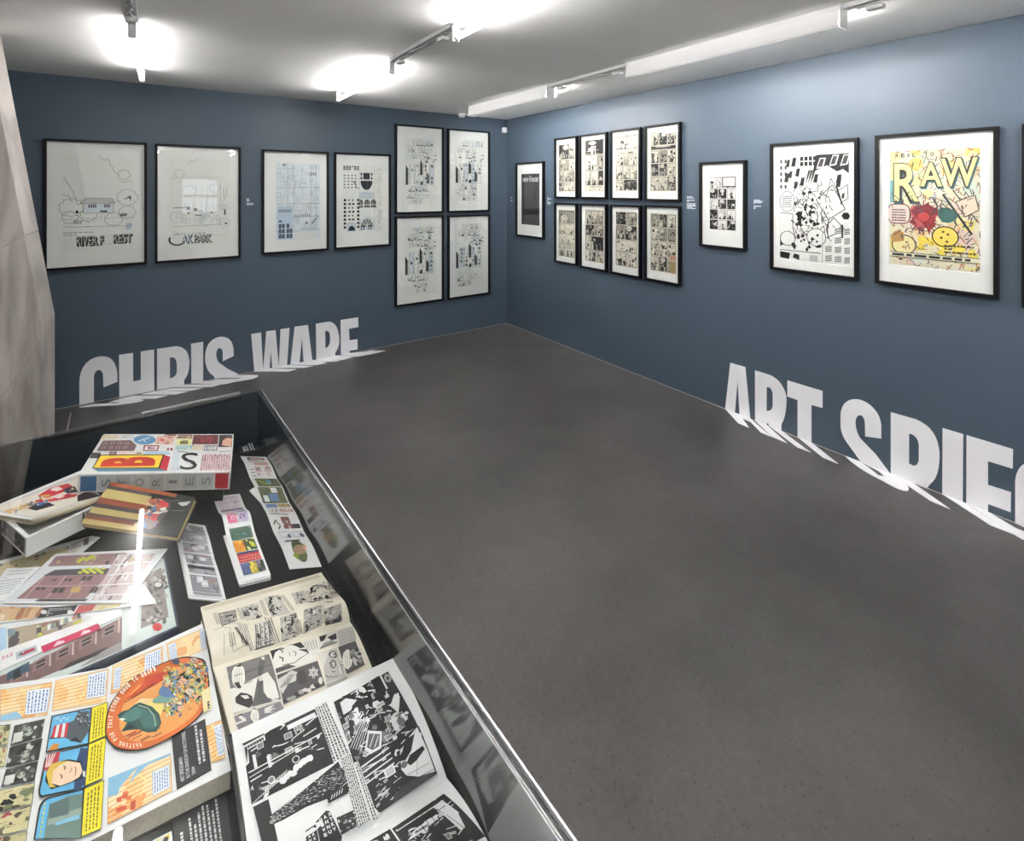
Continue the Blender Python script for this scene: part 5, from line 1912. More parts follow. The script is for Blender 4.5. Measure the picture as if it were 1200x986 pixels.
def art_facade(a):
    a.poly([(20, 392), (760, 390), (1000, 85), (345, 108)], (214, 218, 224))
    blobs(a, [(292, 178), (735, 166), (775, 95), (345, 116)], 20, [(150, 116, 118), (176, 150, 150), (110, 90, 94), (196, 176, 120), (206, 196, 196), (60, 54, 58)], .12, 5)
    for i in range(7):
        x, y = 480 + 16 * i, 150 - 7 * (i % 3) - 4 * i
        a.poly([(x + 14 * math.cos(k * .7), y + 9 * math.sin(k * .7)) for k in range(9)], (200, 206, 70))
    a.poly([(265, 236), (655, 226), (690, 190), (500, 192), (335, 200)], (66, 62, 68))
    a.poly([(100, 376), (520, 376), (672, 226), (270, 236)], (150, 112, 116))
    for k in range(3):
        a.line([(150 + 130 * k, 376), (275 + 130 * k, 236)], 1.4, (190, 160, 162))
    a.line([(190, 300), (600, 294)], 1.2, (180, 150, 152))
    for (x, y, w, h) in ((215, 322, 55, 16), (310, 340, 70, 32), (385, 268, 50, 16), (490, 265, 60, 26), (310, 268, 30, 14), (540, 340, 50, 36)):
        a.poly([(x, y), (x + w, y), (x + w + h * .8, y - h), (x + h * .8, y - h)], (62, 50, 54)); a.line([(x + w * .5, y), (x + w * .5 + h * .7, y - h)], .7, (170, 140, 140))
    a.poly([(425, 338), (480, 338), (500, 304), (445, 304)], (196, 166, 96))
    for i in range(13):
        x, y = 490 + 11 * i + 20 * (i % 2), 216 - 8 * (i % 4)
        a.poly([(x + 15 * math.cos(k * .7), y + 8 * math.sin(k * .7)) for k in range(9)], (206, 210, 70))
    a.poly([(210, 392), (520, 392), (540, 378), (240, 378)], (58, 54, 58))
    blobs(a, [(560, 385), (735, 385), (960, 100), (720, 105)], 46, [(196, 176, 180), (160, 130, 134), (216, 206, 208), (176, 150, 120), (120, 100, 106), (222, 214, 214)], .06, 1.6)
    for k in range(4):
        a.line([(700 - 40 * k, 170 + 62 * k), (930 - 50 * k, 150 + 66 * k)], 1.2, (226, 226, 230))
    a.line([(590, 385), (770, 120)], 1.2, (226, 226, 230))


def art_text(a):
    a.q([(-90, 380), (70, 340), (215, 190), (60, 200)], 1.5).greek(g, 9, (150, 160, 176), .3)


def art_strip(a):
    blobs(a, [(-60, 330), (430, 110), (545, 20), (-60, 180)], 60, [(206, 190, 150), (176, 196, 206), (222, 210, 186), (120, 116, 116), (214, 180, 120), (196, 206, 206), (80, 78, 84)], .07, 4)
    a.poly([(415, 95), (540, 45), (545, -5), (430, 45)], (222, 220, 222)); a.q([(425, 84), (505, 52), (508, 12), (435, 44)], 2).greek(g, 3, (80, 80, 96), .5); a.poly([(510, 52), (540, 42), (545, 0), (512, 12)], (110, 90, 96))


sheet([(-100, 360), (470, 120), (612, 0), (560, -10), (-100, 170)], BZ + .006, art_strip, 'comic sheet with pale yellow panels lying under the open white tray', 'gloss')
sheet([(-160, 890), (745, 478), (740, 400), (-160, 560)], hz + .0022, art_pink, 'comic sheet with a bright pink bar along its lower edge')
sheet([(-160, 545), (958, 402), (885, 290), (-160, 330)], hz + .0046, art_band, 'comic sheet with coloured strip and black text panel, above the pink barred sheet')
sheet([(-130, 420), (30, 385), (250, 180), (40, 190)], hz + .0062, art_text, 'white sheet of small grey text, left of the pink house drawing')
sheet([(20, 402), (778, 400), (1026, 68), (340, 100)], hz + .0085, art_facade, 'comic sheet with pink house front and yellow blossoms, top of the pile')

# ---- 7  large open board book at the lower left
zb = BZ + .030
bo = thing('open_board_book', 'huge open comic book with orange oval picture and yellow captions', 'book')
out = [(-46, 808), (58, 795), (108, 786), (124, 783), (237.4, 730.8), (271, 903), (107, 985), (20, 1028), (-46, 1061)]
tp7 = P(out, zb)
prism('page_block', shrink(tp7, .002), BZ + .0022, zb - .0008, M['pageblock'], bo)
prism('top_page', tp7, zb - .001, zb, M['gloss'], bo, .0003)
prism('back_cover', P([(-50, 804), (108, 782), (238.5, 727), (273, 907), (107, 991), (-50, 1068)], BZ + .0022 + .022), BZ, BZ + .0022, M['blackcover'], bo)
a = PX(zoom(0, 720, 3.707))
ORB = (240, 214, 168)


def towers(qd, asp, cap=None, sky=False):
    """ruled orange facade with a few text boxes"""
    s = a.q(qd, asp)
    s.rect(0, 0, 1, 1, ORB)
    for i in range(9):
        s.blob(g, g.random(), .1 + .8 * g.random(), .22, g.choice([(240, 196, 132), (238, 184, 112), (244, 222, 186), (234, 160, 92), (240, 204, 146)]), 14, .25)
    for i in range(17):
        y = .02 + .055 * i
        s.line(0, y, 1, min(1, y + .08), .016, (250, 232, 186) if i % 2 else (224, 160, 98))
    s.line(.45, .1, .62, .55, .03, (252, 228, 150)); s.line(.62, .55, .4, .95, .03, (252, 228, 150))
    if sky:
        s.poly([(0, 0), (.5, 0), (.34, .26), (0, .2)], (150, 196, 226))
    s.border(.018, (206, 160, 110))
    for (x0, y0, x1, y1) in cap or []:
        s.rect(x0, y0, x1, y1, (170, 190, 220)); s.rect(x0 + .012, y0 + .012, x1 - .012, y1 - .012, (234, 240, 248))
        c = s.cell(x0 + .02, y0 + .03, x1 - .02, y1 - .03)
        n = 6
        for i in range(n):
            x = (i + .3) / n
            y = .03
            while y < .92:
                l = .05 + .12 * g.random()
                c.rect(x, y, x + .45 / n, min(.97, y + l), (96, 120, 176)); y += l + .04


towers([(0, 470), (206, 440), (228, 296), (0, 330)], 1.6, [(.52, .1, .98, .85)], True)
towers([(225, 425), (462, 385), (473, 237), (240, 290)], 1.6, [(.62, .2, .97, .95)])
towers([(480, 350), (705, 292), (709, 140), (491, 224)], 1.5, [(.04, .12, .18, .85), (.64, .32, .96, .95)])
towers([(734, 228), (898, 152), (890, 62), (722, 130)], 1.5, [(.04, .05, .24, .9), (.86, .05, .99, .98)])
# lower right tower picture
towers([(465, 920), (748, 772), (742, 608), (470, 718)], 1.5, [(.7, .12, .97, .72)])
a.poly([(470, 718), (600, 665), (520, 760), (512, 790), (468, 800)], (140, 190, 222)); a.poly([(600, 665), (742, 608), (742, 618), (640, 660), (560, 740)], (140, 190, 222))
for i in range(14):
    x, y = 480 + 150 * g.random(), 790 + 90 * g.random()
    if y < 905 - .5 * (x - 470):
        a.poly([(x, y), (x + 22, y - 4), (x + 26, y - 26), (x + 4, y - 20)], g.choice([(214, 90, 50), (226, 120, 70), (200, 76, 44), (236, 160, 100)]))
towers([(918, 652), (980, 630), (962, 462), (892, 492)], .6, [(.5, .1, .96, .9)])
# grey and ochre panels at the left
for qd, pal in (([(45, 578), (180, 540), (195, 460), (62, 490)], 0), ([(25, 672), (168, 640), (185, 545), (42, 586)], 0), ([(5, 757), (150, 730), (166, 645), (26, 682)], 0), ([(-60, 880), (140, 832), (152, 738), (-60, 785)], 1), ([(-60, 985), (120, 942), (138, 838), (-60, 890)], 1), ([(-60, 1080), (110, 1040), (120, 950), (-60, 995)], 1), ([(-60, 590), (34, 572), (46, 486), (-60, 495)], 1), ([(-60, 680), (20, 670), (34, 582), (-60, 598)], 1)):
    cols = [(60, 60, 58), (104, 110, 104), (150, 150, 146), (80, 84, 78), (196, 196, 190)] if pal == 0 else [(206, 196, 150), (190, 150, 60), (160, 60, 60), (220, 210, 170), (96, 80, 60), (120, 130, 96)]
    s = a.q(qd, 1.5)
    s.rect(0, 0, 1, 1, cols[0])
    for i in range(16):
        s.blob(g, g.random(), g.random(), .07 + .1 * g.random(), g.choice(cols + [K]), 8, .5)
    for i in range(8):
        x, y = g.random(), g.random()
        s.line(x * .8, y, x * .8 + .2, min(1, y + .2 * (g.random() - .4)), .02, K)
    if pal == 0:
        s.ell(.55, .45, .18, (176, 180, 170)); s.ell(.48, .5, .05, K, n=8); s.ell(.62, .5, .05, K, n=8); s.cell(.05, .1, .35, .6).rect(0, 0, 1, 1, (216, 216, 212)) if g.random() < .5 else None
    s.border(.02, K)
# three blue panels with yellow captions
for qd in ([(385, 570), (460, 536), (468, 388), (400, 412)], [(368, 757), (448, 722), (461, 541), (385, 573)], [(352, 980), (440, 942), (453, 729), (365, 766)]):
    s = a.q(qd, .5)
    s.rect(0, 0, 1, 1, K); s.rect(.03, .015, .97, .985, (240, 222, 40))
    for i in range(4):
        x = .2 + .17 * i
        y = .08
        while y < .88:
            l = .03 + .07 * g.random()
            s.rect(x, y, x + .07, min(.92, y + l), (110, 96, 30)); y += l + .025
SKY = (96, 178, 222)
for pts in ([(198, 610), (386, 574), (398, 412), (224, 450)], [(178, 804), (369, 766), (386, 574), (215, 616), ('c', 195, 622, 190, 660), (168, 770), ('c', 165, 800, 178, 804)], [(145, 990), (352, 985), (366, 766), (210, 806), ('c', 175, 815, 166, 860)]):
    a.poly(pts, K)
a.poly([(204, 603), (381, 568), (392, 419), (229, 454)], SKY)
a.poly([(183, 797), (365, 760), (380, 581), (222, 620), ('c', 202, 628, 197, 664), (176, 768), ('c', 172, 790, 183, 797)], SKY)
a.poly([(153, 986), (347, 980), (360, 774), (214, 812), ('c', 184, 822, 174, 866)], SKY)
a.line([(240, 470), (252, 455), (262, 474), (278, 455), (290, 470), (300, 455)], .8, (200, 226, 240))
a.poly([(215, 552), (285, 545), (304, 478), (240, 500)], K)
for i in range(5):
    x = 221 + 14 * i
    a.poly([(x, 547 - i), (x + 14, 545 - i), (x + 26 - i, 490 - 3 * i), (x + 13 - i, 494 - 3 * i)], (206, 52, 60) if i % 2 == 0 else (232, 228, 228))
a.poly([(285, 548), (352, 570), (384, 520), (388, 428), (340, 434), (320, 470), (304, 478)], (84, 90, 100)); a.poly([(300, 560), (330, 540), (350, 566)], K)
for i in range(26):
    x, y = 330 + 58 * g.random(), 428 + 60 * g.random()
    a.poly([(x, y), (x + 8, y + 2), (x + 7, y + 10), (x - 1, y + 7)], g.choice([(196, 200, 204), (60, 64, 70), (140, 146, 150), K]))
a.poly([(205, 604), (250, 596), (258, 570), (232, 572)], (216, 140, 60))
a.poly([(186, 690), (248, 676), (262, 606), (205, 622)], (190, 40, 52))
for i in range(4):
    a.line([(198 + 6 * i, 676 - 2 * i), (206 + 12 * i, 622 - 4 * i)], 1.2, (232, 216, 216))
a.poly([(318, 790), (372, 745), (382, 592), (350, 590), (335, 640)], (44, 66, 110)); a.poly([(340, 700), (372, 720), (370, 690)], (226, 226, 230))
a.poly([(196, 735), (222, 772), (285, 752), (360, 722), (356, 650), (300, 640), (230, 655), (202, 690)], K)
a.poly([(222, 744), (262, 756), (310, 738), (346, 716), (358, 690), (348, 656), (300, 648), (252, 660), (222, 684)], (240, 206, 176))
a.poly([(200, 700), (222, 660), (262, 648), (300, 646), (262, 664), (230, 690), (224, 744), (244, 762), (214, 762)], (216, 182, 70))
for (x, y) in ((268, 714), (282, 676)):
    a.line([(x - 6, y - 8), (x + 2, y - 1), (x - 2, y + 10)], 1.3, K)
a.line([(300, 698), (312, 688), (308, 676)], .7, (150, 100, 80)); a.line([(326, 712), (330, 690), (326, 672)], 1.0, (170, 70, 60))
a.poly([(190, 985), (350, 985), (358, 790), (300, 800), (215, 836)], (110, 134, 128)); a.poly([(210, 900), (352, 850), (354, 880), (206, 930)], (150, 166, 156)); a.poly([(240, 915), (345, 880), (346, 900), (240, 930)], (120, 180, 210)); a.poly([(215, 836), (300, 808), (298, 880), (212, 900)], (90, 112, 112))
for i in range(8):
    a.line([(186 - 3 * i + 10, 830 + 20 * i), (184 - 3 * i + 10, 842 + 20 * i)], 1.6, (236, 222, 60))
# the oval picture
a.use(zoom(110, 730, 6.14))
oval = [(80, 800), ('c', 78, 660, 135, 570), ('c', 240, 420, 350, 372), ('c', 540, 268, 660, 256), ('c', 780, 258, 802, 290), ('c', 835, 400, 832, 480), ('c', 820, 640, 730, 720), ('c', 560, 860, 380, 925), ('c', 250, 955, 160, 920), ('c', 88, 880, 80, 800)]
a.poly(oval, K)
cxy = (450, 600)
ins = [(cxy[0] + (x - cxy[0]) * .975, cxy[1] + (y - cxy[1]) * .972) for x, y in curve_pts(oval)]
a.A.poly(a.z(ins), (220, 112, 52))
ins2 = [(cxy[0] + (x - cxy[0]) * .8 + 30, cxy[1] + (y - cxy[1]) * .8) for x, y in curve_pts(oval)]
a.A.poly(a.z(ins2), (232, 160, 90))
for i in range(26):
    t = g.random()
    x, y = 200 + 260 * g.random(), 800 + 90 * g.random() - 20
    a.line([(x, y), (x + 70, y - 34)], 1.0, g.choice([(150, 60, 30), (110, 44, 28), (240, 150, 70), (206, 90, 40)]))
a.poly([(360, 430), (370, 400), (530, 352), (545, 400), (430, 470), (300, 540), (210, 580), (330, 480)], (212, 84, 40))
for i in range(12):
    a.line([(220 + 20 * i, 590 - 12 * i), (360 + 14 * i, 510 - 12 * i)], .9, (140, 54, 30))
a.poly([(375, 470), (520, 420), (530, 362), (365, 410)], (206, 70, 40))
for i in range(18):
    x, y = 375 + 150 * g.random(), 372 + 70 * g.random()
    a.poly([(x, y), (x + 8, y), (x + 8, y + 5), (x, y + 5)], (150, 46, 30))
a.poly([(330, 590), (420, 560), (520, 560), (500, 640), (470, 700), (400, 620)], (240, 216, 130)); a.poly([(260, 625), (340, 560), (420, 560), (400, 600), (310, 620)], (240, 206, 150))
a.poly([(170, 680), (200, 655), (250, 640), (285, 610), (330, 588), (420, 620), (470, 670), (486, 740), (450, 800), (380, 806), (320, 782), (250, 790), (196, 802), (240, 735), (190, 715)], (52, 88, 84))
a.poly([(195, 690), (250, 650), (300, 620), (350, 640), (330, 700), (270, 730), (230, 726)], (84, 136, 128)); a.poly([(350, 630), (440, 670), (470, 740), (430, 780), (360, 770), (330, 720)], (70, 118, 112))
a.line([(320, 610), (390, 630), (430, 680), (445, 760)], 1.0, (190, 206, 170)); a.poly([(180, 712), (196, 700), (230, 708), (210, 722)], (226, 230, 220)); a.poly([(210, 790), (260, 745), (320, 780), (250, 780)], (44, 62, 66))
for i in range(420):                     # crowd
    u, v = g.random(), g.random()
    x = 520 + 300 * u - 60 * v + 40 * u * v
    y = 300 + 400 * v + 30 * (g.random() - .5) - 60 * u * v
    if x > 812 or x < 500 or (v > .8 and u > .55) or (v < .12 and u < .35):
        continue
    r, th = 6 + 11 * g.random(), g.random() * 3.14
    a.poly([(x + r * (.5 + 1.1 * g.random()) * (1.7 if k in (0, 3) else .7) * math.cos(k * 1.047 + th), y + r * (.5 + g.random()) * (1.7 if k in (0, 3) else .7) * math.sin(k * 1.047 + th)) for k in range(6)], g.choice([(226, 206, 76), (206, 196, 110), (70, 110, 170), (110, 150, 190), (130, 160, 120), (170, 176, 80), (228, 214, 180), K, K, (226, 170, 140), (90, 120, 110), (206, 206, 170)]))
for i in range(130):
    x, y = 530 + 270 * g.random(), 290 + 360 * g.random()
    a.line([(x, y), (x + 34 * (g.random() - .4), y + 26 * (g.random() - .5))], .55, K)
for (x, y, c) in ((640, 440, (236, 178, 150)), (690, 515, (226, 206, 190)), (720, 290, (206, 170, 160)), (590, 300, (70, 80, 100))):
    a.poly([(x + 30 * math.cos(k * .6), y + 20 * math.sin(k * .6)) for k in range(11)], c)
    a.line([(x - 14, y - 4), (x - 4, y - 2)], .8, K); a.line([(x + 4, y + 2), (x + 12, y + 5)], .8, K); a.line([(x - 4, y + 9), (x + 8, y + 11)], .7, K)
a.poly([(465, 520), (490, 475), (540, 490), (570, 540), (600, 560), (520, 560), (480, 550)], (96, 126, 170)); a.poly([(420, 580), (470, 545), (560, 570), (520, 600), (430, 600)], (120, 160, 150))
a.poly([(775, 520), (832, 480), (850, 640), (790, 670)], (232, 220, 170)); s = a.q([(832, 640), (832, 500), (790, 520), (796, 655)], 2)
a.A.sub(a.z([(838, 640), (826, 494), (806, 504), (818, 650)])).greek(g, 1, K, .8)
msg = 'WAITING FOR THAT OTHER SHOE TO DROP!'
ring_ = [(cxy[0] + (x - cxy[0]) * .915 + 6, cxy[1] + (y - cxy[1]) * .915) for x, y in curve_pts([(330, 925), ('c', 250, 955, 160, 920), ('c', 88, 880, 80, 800), ('c', 78, 660, 135, 570), ('c', 240, 420, 350, 372), (440, 330)])]
seg = [0]
for p, q in zip(ring_, ring_[1:]):
    seg.append(seg[-1] + math.hypot(q[0] - p[0], q[1] - p[1]))
for i, ch in enumerate(msg):
    if ch == ' ':
        continue
    d = seg[-1] * (i + .5) / len(msg)
    k = max(j for j in range(len(seg) - 1) if seg[j] <= d)
    f = (d - seg[k]) / (seg[k + 1] - seg[k])
    x, y = [ring_[k][m] + (ring_[k + 1][m] - ring_[k][m]) * f for m in (0, 1)]
    tx, ty = ring_[k + 1][0] - ring_[k][0], ring_[k + 1][1] - ring_[k][1]
    l = math.hypot(tx, ty); tx, ty = tx / l, ty / l
    nx, ny = ty, -tx                      # towards the inside of the oval (px y runs down)
    w_, h_ = 8.5 if ch != 'I' else 3.5, 17
    qd = [(x - tx * w_ - nx * h_, y - ty * w_ - ny * h_), (x + tx * w_ - nx * h_, y + ty * w_ - ny * h_), (x + tx * w_ + nx * h_, y + ty * w_ + ny * h_), (x - tx * w_ + nx * h_, y - ty * w_ + ny * h_)]
    qd = [qd[3], qd[2], qd[1], qd[0]] if (nx * (cxy[0] - x) + ny * (cxy[1] - y)) > 0 else qd
    a.A.sub(a.z(qd)).text(ch, 0, 0, 1, 1, (240, 232, 220), .05)
ink_obj('page_print', a.A.P, flat_place(zb), bo)
finish(bo)

caption('caption_card', [(207.3, 925), (247.8, 902), (240.3, 842.5), (201, 863)], zb + .0018,
        [('ART SPIEGELMAN', .12, .06, .23, .5), ('IN THE SHADOW OF NO TOWERS', .28, .06, .39, .95), ('2004', .44, .06, .54, .2), ('', .66, .18, .73, .95), ('', .79, .18, .86, .8)],
        'card', 'charcoal caption card lying on the open comic book with the orange oval')
caption('caption_card', [(210, 1034), (273, 992), (263.8, 925), (202.3, 960)], BZ + .0016,
        [('', .1, .1, .15, .7)] + [('', .27 + .085 * i, .08, .31 + .085 * i, (.85, .7, .85, .97, .9, .75, .98)[i]) for i in range(7)],
        'card', 'charcoal caption card with seven text lines below the page block')
t = thing('comic_booklet', 'comic booklet with yellow and blue corner at the bottom of the case', 'book')
prism('booklet_cover', P([(201, 974), (208, 1040), (120, 1075), (163, 994)], BZ + .004), BZ, BZ + .004, M['gloss'], t)
a = PX(lambda p: p)
s = a.q([(130, 1070), (206, 1038), (199, 977), (166, 993)], 1)
s.rect(0, 0, 1, 1, (206, 200, 170))
for i in range(40):
    s.blob(g, g.random(), g.random(), .12, g.choice([(226, 206, 90), (90, 130, 180), K, (206, 190, 120), (120, 150, 170), (220, 214, 200)]), 7, .5)
ink_obj('cover_print', a.A.P, flat_place(BZ + .004), t)
finish(t)

# ---- 8  yellowed comic magazine lying open, its upper page arching
mg = thing('open_magazine', 'yellowed open comic magazine with arching upper page', 'magazine')
mb = BZ + .031
arch = lambda u, v: .002 + .030 * (max(0, min(1, (1 - v) / .98)) ** 1.5) * (1 - max(0, (.22 - v) / .22) ** 2.2) * (.75 + .25 * u)
gut_l, gut_r = on_z(249, 784, mb), on_z(410.5, 731, mb)
up = Surf([gut_l, gut_r, on_z(376.5, 672, mb), on_z(235, 713, mb)], arch)
low = Surf([on_z(279, 893, mb), on_z(453, 822, mb), gut_r, gut_l], lambda u, v: .002 + .008 * math.sin(math.pi * max(0, min(1, v)) ** 2.0))
prism('lower_pages', [low.at(0, 0), low.at(1, 0), low.at(1, 1), low.at(0, 1)], BZ + .0012, mb + .001, M['pageblock'], mg)
prism('upper_pages', [up.at(0.01, .05), up.at(1, .05), up.at(1, .99), up.at(0.01, .99)], BZ + .0012, mb + .001, M['pageblock'], mg)
prism('back_cover', P([(235, 711.5), (248, 786), (279, 895), (454, 824), (412, 731), (377.5, 671)], mb), BZ, BZ + .0013, M['pageblock'], mg)
up.sheet('upper_page', M['newsprint'], mg, 4, 26, thick=.0008)
up2 = Surf([p - UP * .0002 for p in up.c], lambda u, v: arch(u, v) * .55)
up2.sheet('second_page', M['newsprint'], mg, 2, 22, thick=.0008)
low.sheet('lower_page', M['newsprint'], mg, 4, 18, thick=.0008)
PAPER, MID, INK = (222, 216, 206), (126, 122, 122), (44, 41, 43)
a = PX(zoom(240, 720, 5.714))
DK = (84, 80, 82)


def wobble(cx, cy, rx, ry, n=16, j=.12):
    return [(cx + rx * (1 + j * (g.random() - .5) * 2) * math.cos(k * 6.2832 / n), cy + ry * (1 + j * (g.random() - .5) * 2) * math.sin(k * 6.2832 / n)) for k in range(n)]


def balloon(cx, cy, rx, ry, n=4):
    a.poly(wobble(cx, cy, rx + 2, ry + 2, 18, .06), INK); a.poly(wobble(cx, cy, rx, ry, 18, .05), (232, 228, 220))
    for i in range(n):
        x = cx - rx * .6 + rx * 1.2 * (i + .5) / n
        y = cy - ry * .6
        while y < cy + ry * .6:
            l = 5 + 9 * g.random()
            a.line([(x, y), (x + .12 * l, y + l)], .55, (120, 116, 114)); y += l + 5


# large panel: arm, coat and dark head on a white floor
a.poly([(140, 360), (430, 268), (515, 580), (192, 668)], MID)
a.poly([(165, 505), (300, 450), (420, 390), (470, 460), (498, 560), (190, 664)], (226, 222, 216))
a.line([(150, 430), (450, 340)], .8, DK); a.line([(172, 500), (320, 450)], .8, DK)
a.poly([(372, 300), (400, 290), (404, 330), (388, 400), (394, 520), (420, 560), (470, 580), (420, 606), (310, 632), (330, 560), (352, 440), (360, 350)], (104, 100, 102))
for i in range(16):
    y = 340 + 15 * i
    a.line([(352 + 10 * g.random(), y + 20), (388 - 8 * g.random(), y)], .5, INK)
a.poly([(205, 560), (240, 528), (285, 535), (318, 552), (322, 600), (300, 632), (240, 612), (206, 596)], INK)
a.poly([(238, 548), (285, 545), (300, 565), (270, 572)], (222, 216, 206)); a.poly([(440, 580), (480, 560), (500, 585), (470, 592)], (206, 200, 192))
a.poly([(374, 300), (386, 286), (402, 292), (398, 312)], (214, 208, 200))
balloon(225, 418, 46, 84)
# face close-up
a.poly([(436, 250), (640, 190), (752, 308), (482, 402)], (228, 224, 218))
a.poly([(436, 250), (520, 225), (470, 262), (455, 320), (482, 402), (470, 390)], INK); a.poly([(560, 210), (640, 190), (672, 225), (640, 232), (600, 214)], INK)
a.poly([(470, 370), (560, 340), (610, 352), (590, 370), (482, 402)], DK); a.poly([(620, 240), (680, 236), (700, 262), (640, 300), (690, 262)], DK)
a.line([(498, 290), (525, 300), (520, 320)], 1.4, INK); a.line([(500, 244), (530, 232)], 1.4, INK); a.line([(512, 246), (522, 252), (516, 262)], 1.1, INK); a.line([(590, 250), (612, 262), (606, 284)], .8, INK); a.line([(560, 262), (572, 274), (566, 288)], .6, MID); a.line([(520, 345), (600, 330), (660, 285)], .8, INK)
a.poly([(650, 190), (745, 160), (770, 250), (752, 308), (700, 252)], (222, 218, 210))
for i in range(5):
    a.line([(668 + 18 * i, 196 - 5 * i), (690 + 16 * i, 250 - 4 * i)], .6, (120, 118, 116))
# dark panel with spiky white shapes
a.poly([(482, 412), (755, 316), (806, 480), (524, 612)], DK)
a.poly([(490, 440), (540, 410), (580, 380), (620, 392), (610, 450), (560, 470), (520, 540), (500, 500)], (206, 202, 196))
for i in range(8):
    a.line([(500 + 8 * i, 500 - 12 * i), (560 + 6 * i, 470 - 9 * i)], .6, INK)
st_ = [(728 + (46 if k % 2 else 22) * math.cos(k * .5236), 395 + (50 if k % 2 else 24) * math.sin(k * .5236)) for k in range(12)]
a.poly(st_, (206, 202, 196))
for k in range(0, 12, 2):
    a.line([(728, 395), st_[k + 1]], .5, INK)
for i in range(9):
    a.poly(wobble(540 + 26 * i, 585 - 13 * i + 16 * (g.random() - .5), 20, 13, 9, .3), g.choice([(214, 208, 202), (160, 156, 154), INK]))
a.poly(wobble(648, 430, 36, 50, 14, .2), (60, 56, 58)); a.poly(wobble(775, 450, 14, 24, 10, .1), (222, 218, 210))
# right-hand panels
a.poly([(760, 150), (876, 118), (892, 198), (768, 250)], (216, 212, 206)); a.poly([(765, 155), (820, 138), (800, 180), (776, 190)], INK); a.poly([(820, 160), (880, 130), (884, 170), (850, 180)], INK); a.poly([(800, 196), (850, 180), (884, 196), (770, 236)], (150, 146, 146)); a.line([(770, 235), (888, 190)], 1, INK)
a.poly([(884, 118), (990, 84), (1016, 178), (900, 216)], (186, 182, 178))
for i in range(60):
    x, y = 892 + 110 * g.random(), 100 + 100 * g.random()
    if y > 118 - .32 * (x - 884) and y < 212 - .33 * (x - 900):
        a.poly([(x, y), (x + 4, y), (x + 4, y + 3), (x, y + 3)], (140, 136, 134))
a.poly([(762, 268), (882, 230), (945, 420), (812, 466)], (186, 182, 178))
a.poly([(770, 270), (830, 250), (810, 330), (790, 380)], (214, 210, 204))
for c in ((858, 276, 26, 24), (860, 340, 20, 28)):
    a.poly(wobble(*c), INK); a.poly(wobble(c[0], c[1], c[2] - 7, c[3] - 7), (206, 200, 194))
for i in range(12):
    x, y = 790 + 110 * g.random(), 290 + 140 * g.random()
    a.line([(x, y), (x + 26, y + 30 * (g.random() - .3))], .8, INK)
a.poly([(880, 300), (900, 290), (920, 370), (940, 410), (905, 396)], (222, 218, 212)); a.line([(888, 300), (930, 404)], .8, INK)
a.poly([(892, 226), (1008, 184), (1072, 346), (950, 408)], DK)
for i in range(20):
    a.poly(wobble(990 + 50 * g.random(), 240 + 100 * g.random(), 14, 12, 8, .4), g.choice([(206, 202, 196), (150, 146, 144), INK]))
balloon(955, 310, 34, 66, 3)
a.poly([(812, 474), (945, 424), (960, 436), (820, 498)], (176, 172, 168))
# bottom panels
a.poly([(196, 692), (505, 592), (560, 700), (240, 830)], (132, 126, 134))
balloon(244, 730, 34, 52, 3); balloon(335, 690, 30, 50, 3)
a.poly([(400, 640), (470, 610), (440, 640), (480, 636), (430, 660), (470, 664), (400, 672)], (222, 218, 212))
for q0, q1 in (((140, 360), (192, 668)), ((192, 668), (515, 580)), ((436, 262), (524, 612)), ((482, 406), (752, 312)), ((742, 150), (812, 480))):
    a.line([q0, q1], 1.3, (226, 222, 214))
surf_ink('lower_print', a.A, low, mg, 10)
# arching page: picture columns between strips of lettering
a = PX(zoom(230, 665, 6.316))


def scrib(qd, n, bg, asp=1.3, r=.1):
    s = a.q(qd, asp)
    if bg:
        s.rect(0, 0, 1, 1, bg)
    for i in range(n):
        s.blob(g, g.random(), g.random(), r * (.5 + g.random()), g.choice([INK, INK, MID, (206, 200, 192), (176, 170, 164)]), 8, .55)
    for i in range(n):
        x, y = g.random(), g.random()
        s.line(x * .8, y, min(1, x * .8 + .35 * g.random()), min(1, max(0, y + .3 * (g.random() - .5))), .035, g.choice([INK, INK, (206, 200, 192)]))
    return s


def column(qd, n=3):
    s = a.q(qd, .3)
    for i in range(n):
        y = .02
        while y < .96:
            l = .015 + .04 * g.random()
            s.rect((i + .25) / n, y, (i + .7) / n, y + l, (96, 92, 88)); y += l + .018


a.poly([(40, 300), (900, 60), (925, 75), (60, 325)], (206, 196, 176))
scrib([(190, 440), (302, 398), (290, 318), (165, 345)], 12, (170, 164, 158)).border(.04, INK)
scrib([(200, 440), (300, 425), (300, 405), (190, 425)], 5, None)
scrib([(372, 402), (495, 372), (455, 265), (318, 305)], 12, (206, 200, 190), 1.3, .14)
scrib([(560, 372), (700, 345), (610, 205), (500, 232)], 16, (196, 190, 182))
scrib([(560, 262), (640, 240), (610, 205), (515, 225)], 8, None)
scrib([(740, 282), (832, 262), (795, 176), (702, 200)], 14, (190, 184, 176))
scrib([(720, 300), (840, 280), (820, 255), (735, 275)], 5, None)
scrib([(855, 250), (1000, 235), (945, 110), (835, 160)], 18, None)
for i in range(12):
    x, y = 820 + 230 * g.random(), 120 + 160 * g.random()
    a.line([(x, y), (x + 50, y - 6)], .8, INK)
s = scrib([(436, 622), (576, 580), (560, 390), (430, 425)], 4, (206, 202, 194))
for i in range(4):
    s.rect(.05 + .24 * i, .05, .09 + .24 * i, .95, INK)
    for k in range(9):
        s.rect(.12 + .24 * i, .06 + .1 * k, .12 + .24 * i + .12 * g.random(), .12 + .1 * k, MID)
s.blob(g, .2, .5, .12, INK); s.blob(g, .2, .25, .12, MID); s.rect(0, 0, 1, .05, INK)
